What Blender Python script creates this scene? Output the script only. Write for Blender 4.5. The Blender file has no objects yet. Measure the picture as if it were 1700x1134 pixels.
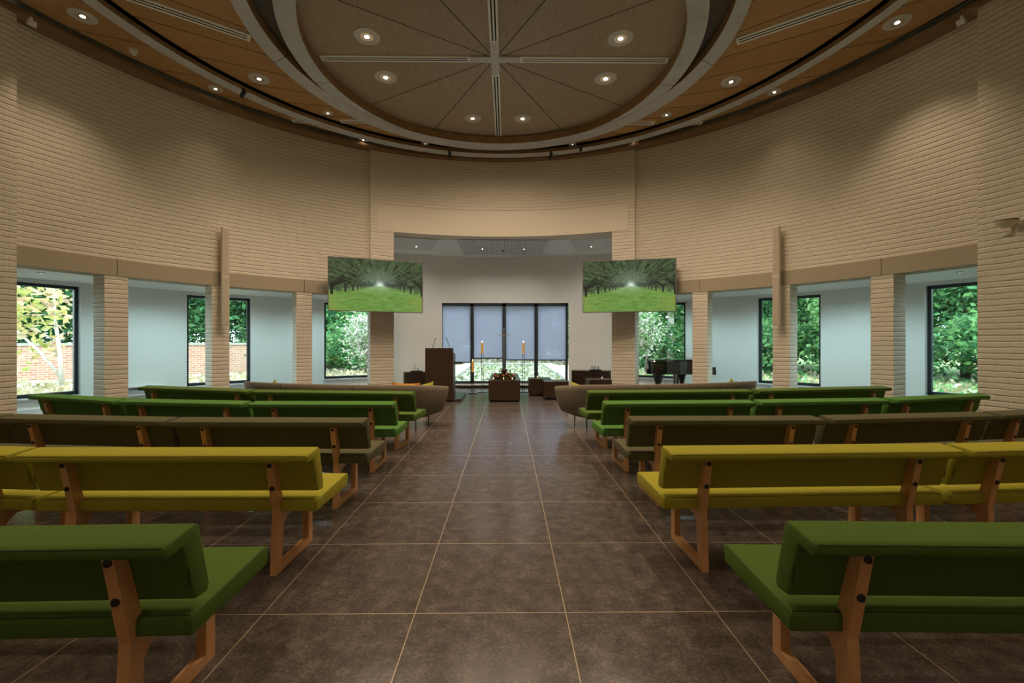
import bpy, bmesh, math, random
import numpy as np
from mathutils import Vector, Matrix

random.seed(7)
rng = np.random.default_rng(7)
PI = math.pi
sc = bpy.context.scene
COL = sc.collection
R_ = math.radians

# ------------------------------------------------------------------ basic tools
class MB:
    def __init__(s):
        s.v, s.f, s.m, s.uv = [], [], [], []
    def add(s, verts, faces, mi=0, uvs=None):
        o = len(s.v)
        s.v += [tuple(p) for p in verts]
        for i, f in enumerate(faces):
            s.f.append(tuple(o + k for k in f)); s.m.append(mi)
            s.uv.append(uvs[i] if uvs else [(0, 0)] * len(f))
        return s
    def box(s, c, d, rz=0, mi=0, rx=0, ry=0):
        M = Matrix.Rotation(rz, 3, 'Z') @ Matrix.Rotation(ry, 3, 'Y') @ Matrix.Rotation(rx, 3, 'X')
        vs = []
        for z in (-.5, .5):
            for x, y in ((-.5, -.5), (.5, -.5), (.5, .5), (-.5, .5)):
                vs.append(Vector(c) + M @ Vector((x * d[0], y * d[1], z * d[2])))
        return s.add(vs, [(3, 2, 1, 0), (4, 5, 6, 7), (0, 1, 5, 4), (1, 2, 6, 5), (2, 3, 7, 6), (3, 0, 4, 7)], mi)
    def ext(s, prof, x0, x1, mi=0):
        """profile of (y, z) points, counter-clockwise seen from +x, extruded along x"""
        n = len(prof)
        vs = [(x0, p[0], p[1]) for p in prof] + [(x1, p[0], p[1]) for p in prof]
        fs = [tuple(reversed(range(n))), tuple(range(n, 2 * n))]
        fs += [(i, (i + 1) % n, n + (i + 1) % n, n + i) for i in range(n)]
        return s.add(vs, fs, mi)
    def prism(s, poly, z0, z1, mi=0):
        n = len(poly)
        vs = [(p[0], p[1], z0) for p in poly] + [(p[0], p[1], z1) for p in poly]
        fs = [tuple(reversed(range(n))), tuple(range(n, 2 * n))]
        fs += [(i, (i + 1) % n, n + (i + 1) % n, n + i) for i in range(n)]
        return s.add(vs, fs, mi)
    def tube(s, pts, r, n=8, mi=0, cap=True):
        pts = [Vector(p) for p in pts]
        rs = r if isinstance(r, (list, tuple)) else [r] * len(pts)
        vs, fs = [], []
        prev = None
        for i, p in enumerate(pts):
            t = (pts[min(i + 1, len(pts) - 1)] - pts[max(i - 1, 0)]).normalized()
            a = prev if prev is not None else (Vector((0, 0, 1)) if abs(t.z) < .9 else Vector((1, 0, 0)))
            u = t.cross(a).normalized(); w = u.cross(t).normalized(); prev = w
            for k in range(n):
                q = 2 * PI * k / n
                vs.append(p + (u * math.cos(q) + w * math.sin(q)) * rs[i])
        for i in range(len(pts) - 1):
            for k in range(n):
                a, b = i * n + k, i * n + (k + 1) % n
                fs.append((a, b, b + n, a + n))
        if cap:
            fs.append(tuple(reversed(range(n)))); fs.append(tuple(range((len(pts) - 1) * n, len(pts) * n)))
        return s.add(vs, fs, mi)
    def lathe(s, prof, c=(0, 0, 0), n=24, mi=0, M=None):
        """profile of (r, z)"""
        vs, fs = [], []
        for r, z in prof:
            for k in range(n):
                q = 2 * PI * k / n
                p = Vector((r * math.cos(q), r * math.sin(q), z))
                vs.append(Vector(c) + (M @ p if M else p))
        for i in range(len(prof) - 1):
            for k in range(n):
                a, b = i * n + k, i * n + (k + 1) % n
                fs.append((a, b, b + n, a + n))
        fs.append(tuple(reversed(range(n)))); fs.append(tuple(range((len(prof) - 1) * n, len(prof) * n)))
        return s.add(vs, fs, mi)
    def arc(s, R0, R1, a0, a1, z0, z1, step=1.0, mi=0, mi_bottom=None, mi_in=None):
        """solid sector about the hall centre, degrees, with metric UVs"""
        n = max(1, int(abs(a1 - a0) / step))
        A = [a0 + (a1 - a0) * i / n for i in range(n + 1)]
        def P(R, a, z): return (CX + R * math.sin(R_(a)), CY + R * math.cos(R_(a)), z)
        mb = mi if mi_bottom is None else mi_bottom
        mn = mi if mi_in is None else mi_in
        for i in range(n):
            a, b = A[i], A[i + 1]
            ua, ub = R_(a) * R0, R_(b) * R0
            wa, wb = R_(a) * R1, R_(b) * R1
            v = [P(R0, a, z0), P(R0, b, z0), P(R0, b, z1), P(R0, a, z1), P(R1, a, z0), P(R1, b, z0), P(R1, b, z1), P(R1, a, z1)]
            s.add(v, [(0, 1, 2, 3)], mn, [[(ua, z0), (ub, z0), (ub, z1), (ua, z1)]])
            s.add(v, [(5, 4, 7, 6)], mi, [[(wb, z0), (wa, z0), (wa, z1), (wb, z1)]])
            s.add(v, [(4, 5, 1, 0)], mb, [[(ua, R1), (ub, R1), (ub, R0), (ua, R0)]])
            s.add(v, [(3, 2, 6, 7)], mi, [[(ua, R0), (ub, R0), (ub, R1), (ua, R1)]])
        for a, flip in ((a0, 0), (a1, 1)):
            if abs(a1 - a0) > 359.9: break
            v = [P(R0, a, z0), P(R1, a, z0), P(R1, a, z1), P(R0, a, z1)]
            uv = [(R0, z0), (R1, z0), (R1, z1), (R0, z1)]
            s.add(v, [(0, 3, 2, 1) if not flip else (0, 1, 2, 3)], mi, [[uv[0], uv[3], uv[2], uv[1]] if not flip else uv])
        return s
    def build(s, name, mats, parent=None, bevel=None, smooth=False, loc=None, rz=0):
        me = bpy.data.meshes.new(name)
        me.from_pydata(s.v, [], s.f)
        mats = mats if isinstance(mats, (list, tuple)) else [mats]
        for m in mats: me.materials.append(m)
        me.polygons.foreach_set('material_index', s.m)
        ul = me.uv_layers.new(name='UVMap')
        flat = [c for u in s.uv for p in u for c in p]
        ul.data.foreach_set('uv', flat)
        me.validate()
        bm = bmesh.new(); bm.from_mesh(me)
        if bevel:
            bmesh.ops.remove_doubles(bm, verts=bm.verts, dist=1e-5)
            bmesh.ops.recalc_face_normals(bm, faces=bm.faces)
            es = [e for e in bm.edges if len(e.link_faces) == 2 and e.calc_face_angle(0) > .35]
            bmesh.ops.bevel(bm, geom=es, offset=bevel[0], segments=bevel[1], profile=.5, affect='EDGES', clamp_overlap=True)
        bm.to_mesh(me); bm.free()
        if smooth:
            me.polygons.foreach_set('use_smooth', [True] * len(me.polygons))
        o = bpy.data.objects.new(name, me); COL.objects.link(o)
        if parent: o.parent = parent
        if loc: o.location = loc
        if rz: o.rotation_euler.z = rz
        return o

def tag(o, label=None, cat=None, group=None, kind=None):
    if label: o['label'] = label
    if cat: o['category'] = cat
    if group: o['group'] = group
    if kind: o['kind'] = kind
    return o
def empty(name, loc, rz=0):
    o = bpy.data.objects.new(name, None); COL.objects.link(o)
    o.location = loc; o.rotation_euler = (0, 0, rz); o.empty_display_size = .1
    return o
def struct(o): o['kind'] = 'structure'; return o
def dup(root, loc=None, rz=None, label=None, scale=None):
    r = root.copy(); COL.objects.link(r)
    if loc is not None: r.location = loc
    if rz is not None: r.rotation_euler.z = rz
    if scale is not None: r.scale = scale
    if label: r['label'] = label
    for ch in root.children:
        c = ch.copy(); COL.objects.link(c); c.parent = r
        for g in ch.children:
            d = g.copy(); COL.objects.link(d); d.parent = c
    return r

# ------------------------------------------------------------------ materials
def nm(name):
    m = bpy.data.materials.new(name); m.use_nodes = True
    nt = m.node_tree; b = nt.nodes['Principled BSDF']
    return m, nt, b
def link(nt, a, b): nt.links.new(a, b)
def mat(name, col, rough=.6, metal=0, spec=.5, emit=None, estr=0, coat=0):
    m, nt, b = nm(name)
    b.inputs['Base Color'].default_value = (*col, 1)
    b.inputs['Roughness'].default_value = rough
    b.inputs['Metallic'].default_value = metal
    b.inputs['Specular IOR Level'].default_value = spec
    b.inputs['Coat Weight'].default_value = coat
    if emit:
        b.inputs['Emission Color'].default_value = (*emit, 1); b.inputs['Emission Strength'].default_value = estr
    return m
def noise(nt, vec, scale, detail=4, rough=.6):
    n = nt.nodes.new('ShaderNodeTexNoise'); n.inputs['Scale'].default_value = scale
    n.inputs['Detail'].default_value = detail; n.inputs['Roughness'].default_value = rough
    if vec: link(nt, vec, n.inputs['Vector'])
    return n
def ramp(nt, fac, stops):
    r = nt.nodes.new('ShaderNodeValToRGB')
    e = r.color_ramp.elements
    while len(e) < len(stops): e.new(.5)
    for i, (p, c) in enumerate(stops): e[i].position = p; e[i].color = (*c, 1)
    link(nt, fac, r.inputs['Fac']); return r
def bump(nt, h, b, strength=.3, dist=.01):
    n = nt.nodes.new('ShaderNodeBump'); n.inputs['Strength'].default_value = strength; n.inputs['Distance'].default_value = dist
    link(nt, h, n.inputs['Height']); link(nt, n.outputs['Normal'], b.inputs['Normal']); return n
def texco(nt, out='Object'):
    return nt.nodes.new('ShaderNodeTexCoord').outputs[out]
def mathn(nt, op, a, b=None):
    n = nt.nodes.new('ShaderNodeMath'); n.operation = op
    for i, x in enumerate((a, b)):
        if x is None: continue
        if isinstance(x, (int, float)): n.inputs[i].default_value = x
        else: link(nt, x, n.inputs[i])
    return n.outputs[0]
def mixc(nt, fac, a, b):
    n = nt.nodes.new('ShaderNodeMix'); n.data_type = 'RGBA'
    if isinstance(fac, (int, float)): n.inputs[0].default_value = fac
    else: link(nt, fac, n.inputs[0])
    for i, x in ((6, a), (7, b)):
        if isinstance(x, tuple): n.inputs[i].default_value = (*x, 1)
        else: link(nt, x, n.inputs[i])
    return n.outputs[2]

def wool(name, col, fuzz=.25):
    m, nt, b = nm(name)
    v = texco(nt)
    n1 = noise(nt, v, 260, 3, .7); n2 = noise(nt, v, 9, 3)
    d = tuple(c * .72 for c in col); l = tuple(min(1, c * 1.22) for c in col)
    r = ramp(nt, n1.outputs['Fac'], [(.3, d), (.7, l)])
    c = mixc(nt, mathn(nt, 'MULTIPLY', n2.outputs['Fac'], .25), r.outputs['Color'], col)
    link(nt, c, b.inputs['Base Color'])
    b.inputs['Roughness'].default_value = .95; b.inputs['Specular IOR Level'].default_value = .15
    b.inputs['Sheen Weight'].default_value = fuzz; b.inputs['Sheen Roughness'].default_value = .5
    b.inputs['Sheen Tint'].default_value = (*l, 1)
    bump(nt, n1.outputs['Fac'], b, .35, .004)
    return m
def wood(name, a, c, scale=1.0, rough=.5, axis=(1, 1, 1), bstr=.05):
    m, nt, b = nm(name)
    v = texco(nt)
    mp = nt.nodes.new('ShaderNodeMapping'); mp.inputs['Scale'].default_value = axis; link(nt, v, mp.inputs['Vector'])
    n = noise(nt, mp.outputs['Vector'], 6 * scale, 6, .65)
    n2 = noise(nt, mp.outputs['Vector'], 40 * scale, 3, .6)
    f = mathn(nt, 'ADD', mathn(nt, 'MULTIPLY', n.outputs['Fac'], .7), mathn(nt, 'MULTIPLY', n2.outputs['Fac'], .3))
    r = ramp(nt, f, [(.32, a), (.68, c)])
    link(nt, r.outputs['Color'], b.inputs['Base Color']); b.inputs['Roughness'].default_value = rough
    bump(nt, f, b, bstr, .003)
    return m

BRICK_PAINT = (.76, .69, .585)
def painted_brick(name, col, mortar_dark=.8, strength=.8):
    m, nt, b = nm(name)
    uv = texco(nt, 'UV')
    nz = noise(nt, uv, 5, 3)
    off = nt.nodes.new('ShaderNodeVectorMath'); off.operation = 'MULTIPLY_ADD'
    link(nt, nz.outputs['Color'], off.inputs[0]); off.inputs[1].default_value = (.03, .028, 0); off.inputs[2].default_value = (-.015, -.014, 0)
    ad = nt.nodes.new('ShaderNodeVectorMath'); ad.operation = 'ADD'
    link(nt, uv, ad.inputs[0]); link(nt, off.outputs[0], ad.inputs[1])
    br = nt.nodes.new('ShaderNodeTexBrick'); link(nt, ad.outputs[0], br.inputs['Vector'])
    br.inputs['Scale'].default_value = 1; br.inputs['Brick Width'].default_value = .23; br.inputs['Row Height'].default_value = .08
    br.inputs['Mortar Size'].default_value = .007; br.inputs['Mortar Smooth'].default_value = .6
    br.inputs['Color1'].default_value = (*col, 1); br.inputs['Color2'].default_value = (*[c * .965 for c in col], 1)
    br.inputs['Mortar'].default_value = (*[c * mortar_dark for c in col], 1)
    link(nt, br.outputs['Color'], b.inputs['Base Color'])
    b.inputs['Roughness'].default_value = .75; b.inputs['Specular IOR Level'].default_value = .25
    n3 = noise(nt, uv, 18, 4)
    sp_ = nt.nodes.new('ShaderNodeSeparateXYZ'); link(nt, ad.outputs[0], sp_.inputs[0])
    fv = mathn(nt, 'FRACT', mathn(nt, 'DIVIDE', mathn(nt, 'ADD', sp_.outputs[1], 8.0), .08))
    dv = mathn(nt, 'MULTIPLY', mathn(nt, 'MINIMUM', fv, mathn(nt, 'SUBTRACT', 1.0, fv)), .08)
    cr = nt.nodes.new('ShaderNodeMapRange'); cr.interpolation_type = 'SMOOTHSTEP'; link(nt, dv, cr.inputs[0]); cr.inputs[1].default_value = 0; cr.inputs[2].default_value = .014
    h = mathn(nt, 'ADD', cr.outputs[0], mathn(nt, 'MULTIPLY', n3.outputs['Fac'], .7))
    h = mathn(nt, 'ADD', h, mathn(nt, 'MULTIPLY', mathn(nt, 'SUBTRACT', 1.0, br.outputs['Fac']), .22))
    bump(nt, h, b, strength, .012)
    return m
M = {}
M['brick'] = painted_brick('painted_brick', BRICK_PAINT, .965)
M['plaster'] = mat('cream_plaster', (.76, .69, .58), .7, spec=.25)
M['white'] = mat('white_plaster', (.80, .81, .79), .75, spec=.2)
M['white_ceiling'] = mat('white_ceiling_paint', (.90, .92, .92), .8, spec=.2)
M['white_paint'] = mat('white_lacquer', (.8, .8, .79), .4)
M['cream_paint'] = mat('cream_lacquer', (.74, .66, .55), .45)
M['cream_front'] = mat('cream_speaker_cloth', (.55, .47, .38), .8)
M['frame'] = mat('anthracite_aluminium', (.028, .036, .046), .4)
M['black'] = mat('black_plastic', (.012, .012, .013), .45)
M['bolt'] = mat('black_bolt', (.01, .01, .011), .35, spec=.5)
M['piano'] = mat('black_piano_lacquer', (.006, .007, .009), .06, spec=.6, coat=1)
M['metal'] = mat('brushed_steel', (.55, .55, .55), .3, 1)
M['steel_dark'] = mat('dark_steel', (.09, .09, .095), .4, .8)
M['brass'] = mat('brass', (.5, .36, .17), .35, 1)
M['oak'] = wood('oak_leg', (.62, .31, .125), (.80, .46, .22), 1, .45, (1, 1, .12))
M['walnut'] = wood('dark_wenge', (.030, .016, .010), (.062, .033, .020), 1, .38, (6, 6, .35))
M['walnut_h'] = wood('dark_wenge_horizontal', (.030, .016, .010), (.062, .033, .020), 1, .38, (.35, .35, 6))
M['walnut_top'] = wood('dark_wenge_top', (.045, .032, .028), (.075, .055, .045), 1, .25, (3, .3, 1))
M['greywood'] = wood('grey_washed_beam', (.50, .53, .61), (.66, .69, .77), .6, .6, (1, 1, 1))
M['grey_sofa'] = wool('grey_brown_wool', (.21, .175, .135), .2)
M['lawn_green'] = wool('grass_green_wool', (.092, .160, .030))
M['mustard'] = wool('mustard_wool', (.405, .372, .045))
M['olive'] = wool('olive_wool', (.118, .112, .062))
M['bright'] = wool('bright_green_wool', (.095, .225, .048))
M['moss'] = wool('moss_green_wool', (.090, .148, .030))
M['seam'] = mat('dark_seam', (.03, .04, .01), .9)
M['orange'] = wool('orange_wool', (.62, .27, .02))
M['lime'] = wool('lime_wool', (.40, .38, .07))
M['wax'] = mat('honey_candle_wax', (.72, .42, .12), .5, emit=(1, .5, .1), estr=.12)
M['flame'] = mat('candle_flame', (1, .7, .3), .5, emit=(1, .75, .4), estr=7)
M['slot'] = mat('black_slot', (.004, .004, .004), .8)
M['vent'] = mat('white_aluminium', (.93, .96, .98), .5)
M['bulb_dim'] = mat('dim_bulb', (.8, .85, .85), .5, emit=(.9, 1, 1), estr=1.6)
M['bulb'] = mat('lit_bulb', (1, .8, .5), .5, emit=(1, .82, .55), estr=38)
M['reflector'] = mat('lamp_reflector', (.85, .83, .8), .2, .9)
M['fitting'] = mat('lamp_ring', (.62, .62, .62), .35)
M['bark'] = wood('bark', (.10, .08, .06), (.22, .19, .15), 2, .9, (1, 1, .3))
M['palebark'] = wood('pale_bark', (.38, .36, .32), (.6, .58, .53), 2, .9, (1, 1, .3))
M['kerb'] = mat('pale_concrete_kerb', (.33, .32, .30), .8)
M['radiator'] = mat('grey_radiator', (.36, .37, .37), .5)

# concrete lintel
m, nt, b = nm('exposed_concrete'); v = texco(nt)
n1 = noise(nt, v, 160, 3, .8); n2 = noise(nt, v, 3, 3)
r = ramp(nt, n1.outputs['Fac'], [(.25, (.28, .235, .175)), (.5, (.44, .375, .285)), (.75, (.60, .53, .43))])
link(nt, mixc(nt, mathn(nt, 'MULTIPLY', n2.outputs['Fac'], .35), r.outputs['Color'], (.38, .31, .22)), b.inputs['Base Color'])
b.inputs['Roughness'].default_value = .85; bump(nt, n1.outputs['Fac'], b, .3, .004); M['concrete'] = m

# ceiling wood: radial seams from a focus
def ceiling_wood(name, fx, fy, n_sec, a, c, phase=0.0, seam=.006, grain=(1, 1)):
    m, nt, b = nm(name); v = texco(nt)
    sx = nt.nodes.new('ShaderNodeSeparateXYZ'); link(nt, v, sx.inputs[0])
    dx = mathn(nt, 'SUBTRACT', sx.outputs[0], fx); dy = mathn(nt, 'SUBTRACT', sx.outputs[1], fy)
    an = mathn(nt, 'ARCTAN2', dx, dy)
    k = n_sec / (2 * PI)
    t = mathn(nt, 'ADD', mathn(nt, 'MULTIPLY', an, k), phase + 100)
    fr = mathn(nt, 'FRACT', t)
    d = mathn(nt, 'MINIMUM', fr, mathn(nt, 'SUBTRACT', 1.0, fr))
    rad = mathn(nt, 'SQRT', mathn(nt, 'ADD', mathn(nt, 'MULTIPLY', dx, dx), mathn(nt, 'MULTIPLY', dy, dy)))
    dist = mathn(nt, 'MULTIPLY', mathn(nt, 'DIVIDE', d, k), rad)
    line = mathn(nt, 'LESS_THAN', dist, seam)
    cb = nt.nodes.new('ShaderNodeCombineXYZ'); link(nt, mathn(nt, 'FLOOR', t), cb.inputs[0])
    wn = nt.nodes.new('ShaderNodeTexWhiteNoise'); link(nt, cb.outputs[0], wn.inputs['Vector'])
    mp = nt.nodes.new('ShaderNodeMapping'); mp.inputs['Scale'].default_value = (grain[0], grain[1], 1); link(nt, v, mp.inputs['Vector'])
    g1 = noise(nt, mp.outputs['Vector'], 5, 6, .7); g2 = noise(nt, mp.outputs['Vector'], 55, 3, .6)
    f = mathn(nt, 'ADD', mathn(nt, 'MULTIPLY', g1.outputs['Fac'], .55), mathn(nt, 'MULTIPLY', g2.outputs['Fac'], .45))
    f = mathn(nt, 'ADD', f, mathn(nt, 'MULTIPLY', mathn(nt, 'SUBTRACT', wn.outputs['Value'], .5), .16))
    rp = ramp(nt, f, [(.3, a), (.7, c)])
    link(nt, mixc(nt, line, rp.outputs['Color'], (.02, .012, .006)), b.inputs['Base Color'])
    b.inputs['Roughness'].default_value = .45; b.inputs['Specular IOR Level'].default_value = .3
    bump(nt, f, b, .04, .002)
    return m
HUB = (-.21, 7.40)
M['panel'] = ceiling_wood('radial_oak_panels', -.2, 9.4, 54, (.40, .235, .105), (.56, .345, .16), 0, .008, (1, 3))
M['disc'] = ceiling_wood('disc_oak_panels', HUB[0], HUB[1], 12, (.32, .25, .175), (.47, .385, .29), 0, .009, (4, .8))
M['brownwood'] = wood('brown_beam_side', (.22, .125, .05), (.34, .20, .09), .6, .55)
M['cornice'] = wood('cornice_wood', (.20, .115, .055), (.30, .18, .09), .6, .55)
M['recess'] = mat('grey_recess', (.16, .15, .16), .7)
M['plenum'] = mat('black_void', (.006, .006, .006), .9)

# floor
m, nt, b = nm('dark_stone_tiles'); v = texco(nt)
sx = nt.nodes.new('ShaderNodeSeparateXYZ'); link(nt, v, sx.inputs[0])
def gl(o, off):
    t = mathn(nt, 'DIVIDE', mathn(nt, 'ADD', o, 80 - off), .8)
    fr = mathn(nt, 'FRACT', t); return mathn(nt, 'MULTIPLY', mathn(nt, 'MINIMUM', fr, mathn(nt, 'SUBTRACT', 1.0, fr)), .8), mathn(nt, 'FLOOR', t)
gx, ix = gl(sx.outputs[0], -.491); gy, iy = gl(sx.outputs[1], 2.325)
grout = mathn(nt, 'LESS_THAN', mathn(nt, 'MINIMUM', gx, gy), .0026)
cb = nt.nodes.new('ShaderNodeCombineXYZ'); link(nt, ix, cb.inputs[0]); link(nt, iy, cb.inputs[1])
wn = nt.nodes.new('ShaderNodeTexWhiteNoise'); link(nt, cb.outputs[0], wn.inputs['Vector'])
of = nt.nodes.new('ShaderNodeVectorMath'); of.operation = 'MULTIPLY_ADD'; link(nt, wn.outputs['Color'], of.inputs[0]); of.inputs[1].default_value = (13, 13, 0); link(nt, v, of.inputs[2])
a1 = noise(nt, of.outputs[0], 9, 7, .7); a2 = noise(nt, of.outputs[0], 62, 6, .75); a3 = noise(nt, of.outputs[0], 210, 2, .6)
f = mathn(nt, 'ADD', mathn(nt, 'MULTIPLY', a1.outputs['Fac'], .48), mathn(nt, 'MULTIPLY', a2.outputs['Fac'], .52))
rp = ramp(nt, f, [(.37, (.050, .040, .037)), (.50, (.100, .080, .072)), (.63, (.200, .165, .148))])
sp = ramp(nt, a3.outputs['Fac'], [(.74, (0, 0, 0)), (.80, (1, 1, 1))])
c1 = mixc(nt, mathn(nt, 'MULTIPLY', sp.outputs['Color'], .35), rp.outputs['Color'], (.42, .36, .30))
link(nt, mixc(nt, grout, c1, (.50, .39, .27)), b.inputs['Base Color'])
ro = nt.nodes.new('ShaderNodeMapRange'); link(nt, f, ro.inputs[0]); ro.inputs[1].default_value = .3; ro.inputs[2].default_value = .7; ro.inputs[3].default_value = .16; ro.inputs[4].default_value = .28
link(nt, ro.outputs[0], b.inputs['Roughness']); b.inputs['Specular IOR Level'].default_value = .45
bump(nt, a2.outputs['Fac'], b, .08, .003); M['floor'] = m

# glass, blinds
m = bpy.data.materials.new('window_glass'); m.use_nodes = True; nt = m.node_tree; nt.nodes.clear()
out = nt.nodes.new('ShaderNodeOutputMaterial'); tr = nt.nodes.new('ShaderNodeBsdfTransparent'); tr.inputs[0].default_value = (.93, .97, .96, 1)
gl_ = nt.nodes.new('ShaderNodeBsdfGlossy'); gl_.inputs['Roughness'].default_value = .0
fr = nt.nodes.new('ShaderNodeFresnel'); fr.inputs['IOR'].default_value = 1.4
mx = nt.nodes.new('ShaderNodeMixShader'); link(nt, fr.outputs[0], mx.inputs[0]); link(nt, tr.outputs[0], mx.inputs[1]); link(nt, gl_.outputs[0], mx.inputs[2]); link(nt, mx.outputs[0], out.inputs[0]); M['glass'] = m
m = bpy.data.materials.new('screen_fabric'); m.use_nodes = True; nt = m.node_tree; nt.nodes.clear()
out = nt.nodes.new('ShaderNodeOutputMaterial'); tr = nt.nodes.new('ShaderNodeBsdfTransparent'); tr.inputs[0].default_value = (.72, .74, .86, 1)
df = nt.nodes.new('ShaderNodeBsdfDiffuse'); df.inputs[0].default_value = (.30, .30, .36, 1)
tl = nt.nodes.new('ShaderNodeBsdfTranslucent'); tl.inputs[0].default_value = (.84, .79, .96, 1)
m1 = nt.nodes.new('ShaderNodeMixShader'); m1.inputs[0].default_value = .75; link(nt, df.outputs[0], m1.inputs[1]); link(nt, tl.outputs[0], m1.inputs[2])
m2 = nt.nodes.new('ShaderNodeMixShader'); m2.inputs[0].default_value = .54; link(nt, tr.outputs[0], m2.inputs[1]); link(nt, m1.outputs[0], m2.inputs[2]); link(nt, m2.outputs[0], out.inputs[0]); M['blind'] = m
m = bpy.data.materials.new('clear_glass'); m.use_nodes = True; nt = m.node_tree; nt.nodes.clear()
out = nt.nodes.new('ShaderNodeOutputMaterial'); tr = nt.nodes.new('ShaderNodeBsdfTransparent'); tr.inputs[0].default_value = (.90, .93, .94, 1)
g2_ = nt.nodes.new('ShaderNodeBsdfGlossy'); g2_.inputs['Roughness'].default_value = .05
mx = nt.nodes.new('ShaderNodeMixShader'); mx.inputs[0].default_value = .14; link(nt, tr.outputs[0], mx.inputs[1]); link(nt, g2_.outputs[0], mx.inputs[2]); link(nt, mx.outputs[0], out.inputs[0]); M['clear'] = m

# garden
def leafy(name):
    m, nt, b = nm(name)
    at = nt.nodes.new('ShaderNodeAttribute'); at.attribute_name = 'tint'
    link(nt, at.outputs['Color'], b.inputs['Base Color']); b.inputs['Roughness'].default_value = .55
    b.inputs['Specular IOR Level'].default_value = .12
    tl = nt.nodes.new('ShaderNodeBsdfTranslucent'); link(nt, at.outputs['Color'], tl.inputs['Color'])
    mx = nt.nodes.new('ShaderNodeMixShader'); mx.inputs[0].default_value = .35
    o = nt.nodes['Material Output']; link(nt, b.outputs[0], mx.inputs[1]); link(nt, tl.outputs[0], mx.inputs[2]); link(nt, mx.outputs[0], o.inputs[0])
    return m
M['leaf'] = leafy('tinted_leaves')
m, nt, b = nm('garden_ground'); v = texco(nt)
g1 = noise(nt, v, 3.5, 6, .75); g2 = noise(nt, v, .35, 3)
sx = nt.nodes.new('ShaderNodeSeparateXYZ'); link(nt, v, sx.inputs[0])
rp = ramp(nt, g1.outputs['Fac'], [(.28, (.20, .18, .10)), (.42, (.38, .33, .22)), (.60, (.52, .47, .36))])
rg = ramp(nt, g1.outputs['Fac'], [(.28, (.04, .09, .025)), (.45, (.11, .22, .05)), (.62, (.34, .32, .20))])
side = nt.nodes.new('ShaderNodeMapRange'); link(nt, sx.outputs[0], side.inputs[0]); side.inputs[1].default_value = 9.0; side.inputs[2].default_value = 11.5
link(nt, mixc(nt, side.outputs[0], rp.outputs['Color'], rg.outputs['Color']), b.inputs['Base Color']); b.inputs['Roughness'].default_value = .95
bump(nt, g1.outputs['Fac'], b, .8, .08); M['ground'] = m
m, nt, b = nm('red_garden_brick'); uv = texco(nt, 'UV')
br = nt.nodes.new('ShaderNodeTexBrick'); link(nt, uv, br.inputs['Vector']); br.inputs['Scale'].default_value = 1; br.inputs['Brick Width'].default_value = .24; br.inputs['Row Height'].default_value = .085; br.inputs['Mortar Size'].default_value = .012
br.inputs['Color1'].default_value = (.36, .15, .10, 1); br.inputs['Color2'].default_value = (.46, .24, .17, 1); br.inputs['Mortar'].default_value = (.46, .42, .37, 1)
link(nt, br.outputs['Color'], b.inputs['Base Color']); b.inputs['Roughness'].default_value = .9; M['redbrick'] = m

# ------------------------------------------------------------------ camera
TH = .0103
cam = bpy.data.cameras.new('camera'); cam.sensor_width = 36; cam.lens = 726.7 / 1700 * 36; cam.clip_end = 300
co = bpy.data.objects.new('camera', cam); COL.objects.link(co)
co.location = (0, 0, 1.441); co.rotation_euler = (PI / 2, 0, -TH); sc.camera = co

# ------------------------------------------------------------------ hall shell
CX, CY = -.23, 4.16
A0 = .97                                   # the plan is turned by this much against the floor grid
RI, RP, RO = 7.18, 7.08, 7.55              # drum face, proud face, back of the drum
RW = 9.74                                  # inner face of the outer wall
LB, LT = 2.55, 2.83                        # lintel band
ZC = 6.04
def rel(a): return a + A0
def pol(R, a, z=0): return Vector((CX + R * math.sin(R_(rel(a))), CY + R * math.cos(R_(rel(a))), z))

fl = MB()
n = 96
poly = [(CX + 9.9 * math.sin(2 * PI * k / n), CY + 9.9 * math.cos(2 * PI * k / n)) for k in range(n)][::-1]
fl.prism(poly, -.12, 0)
struct(fl.build('floor', M['floor']))

for side, s in (('left', -1), ('right', 1)):
    w = MB()
    a, b_ = sorted((rel(s * 26.5), rel(s * 73.4)))
    w.arc(RI, RO, a, b_, LT, 6.5, .8)
    for p0, p1 in ((36.85, 39.4), (49.6, 52.05), (62.3, 64.85)):
        p, q = sorted((rel(s * p0), rel(s * p1)))
        w.arc(RI, RO, p, q, 0, LB, .8)
    struct(w.build('wall_' + side, M['brick']))
    for k, (p0, p1) in enumerate(((26.6, 38.08), (38.16, 63.5), (63.58, 73.4))):
        p, q = sorted((rel(s * p0), rel(s * p1)))
        t = MB().arc(RI - .012, RO, p, q, LB, LT, .8)
        struct(t.build('trim_%d' % (k + 1 + (3 if s > 0 else 0)), M['concrete']))
w = MB()
for s in (-1, 1):
    p, q = sorted((rel(s * 22.15), rel(s * 26.6)))
    w.arc(RP, RO, p, q, 0, 4.13, .8)
w.arc(RP, RO, rel(-26.6), rel(26.6), 4.73, 6.5, .8)
for s in (-1, 1):
    p, q = sorted((rel(s * 25.3), rel(s * 26.6)))
    w.arc(RP, RO, p, q, 4.13, 4.73, .8)
struct(w.build('wall_front', M['brick']))
struct(MB().arc(RP - .012, RO, rel(-25.3), rel(25.3), 4.13, 4.73, .8).build('trim_7', M['plaster']))
w = MB().arc(6.97, RO + .1, rel(73.85), rel(286.2), 0, 6.5, .8)
struct(w.build('wall_back', M['brick']))

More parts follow.
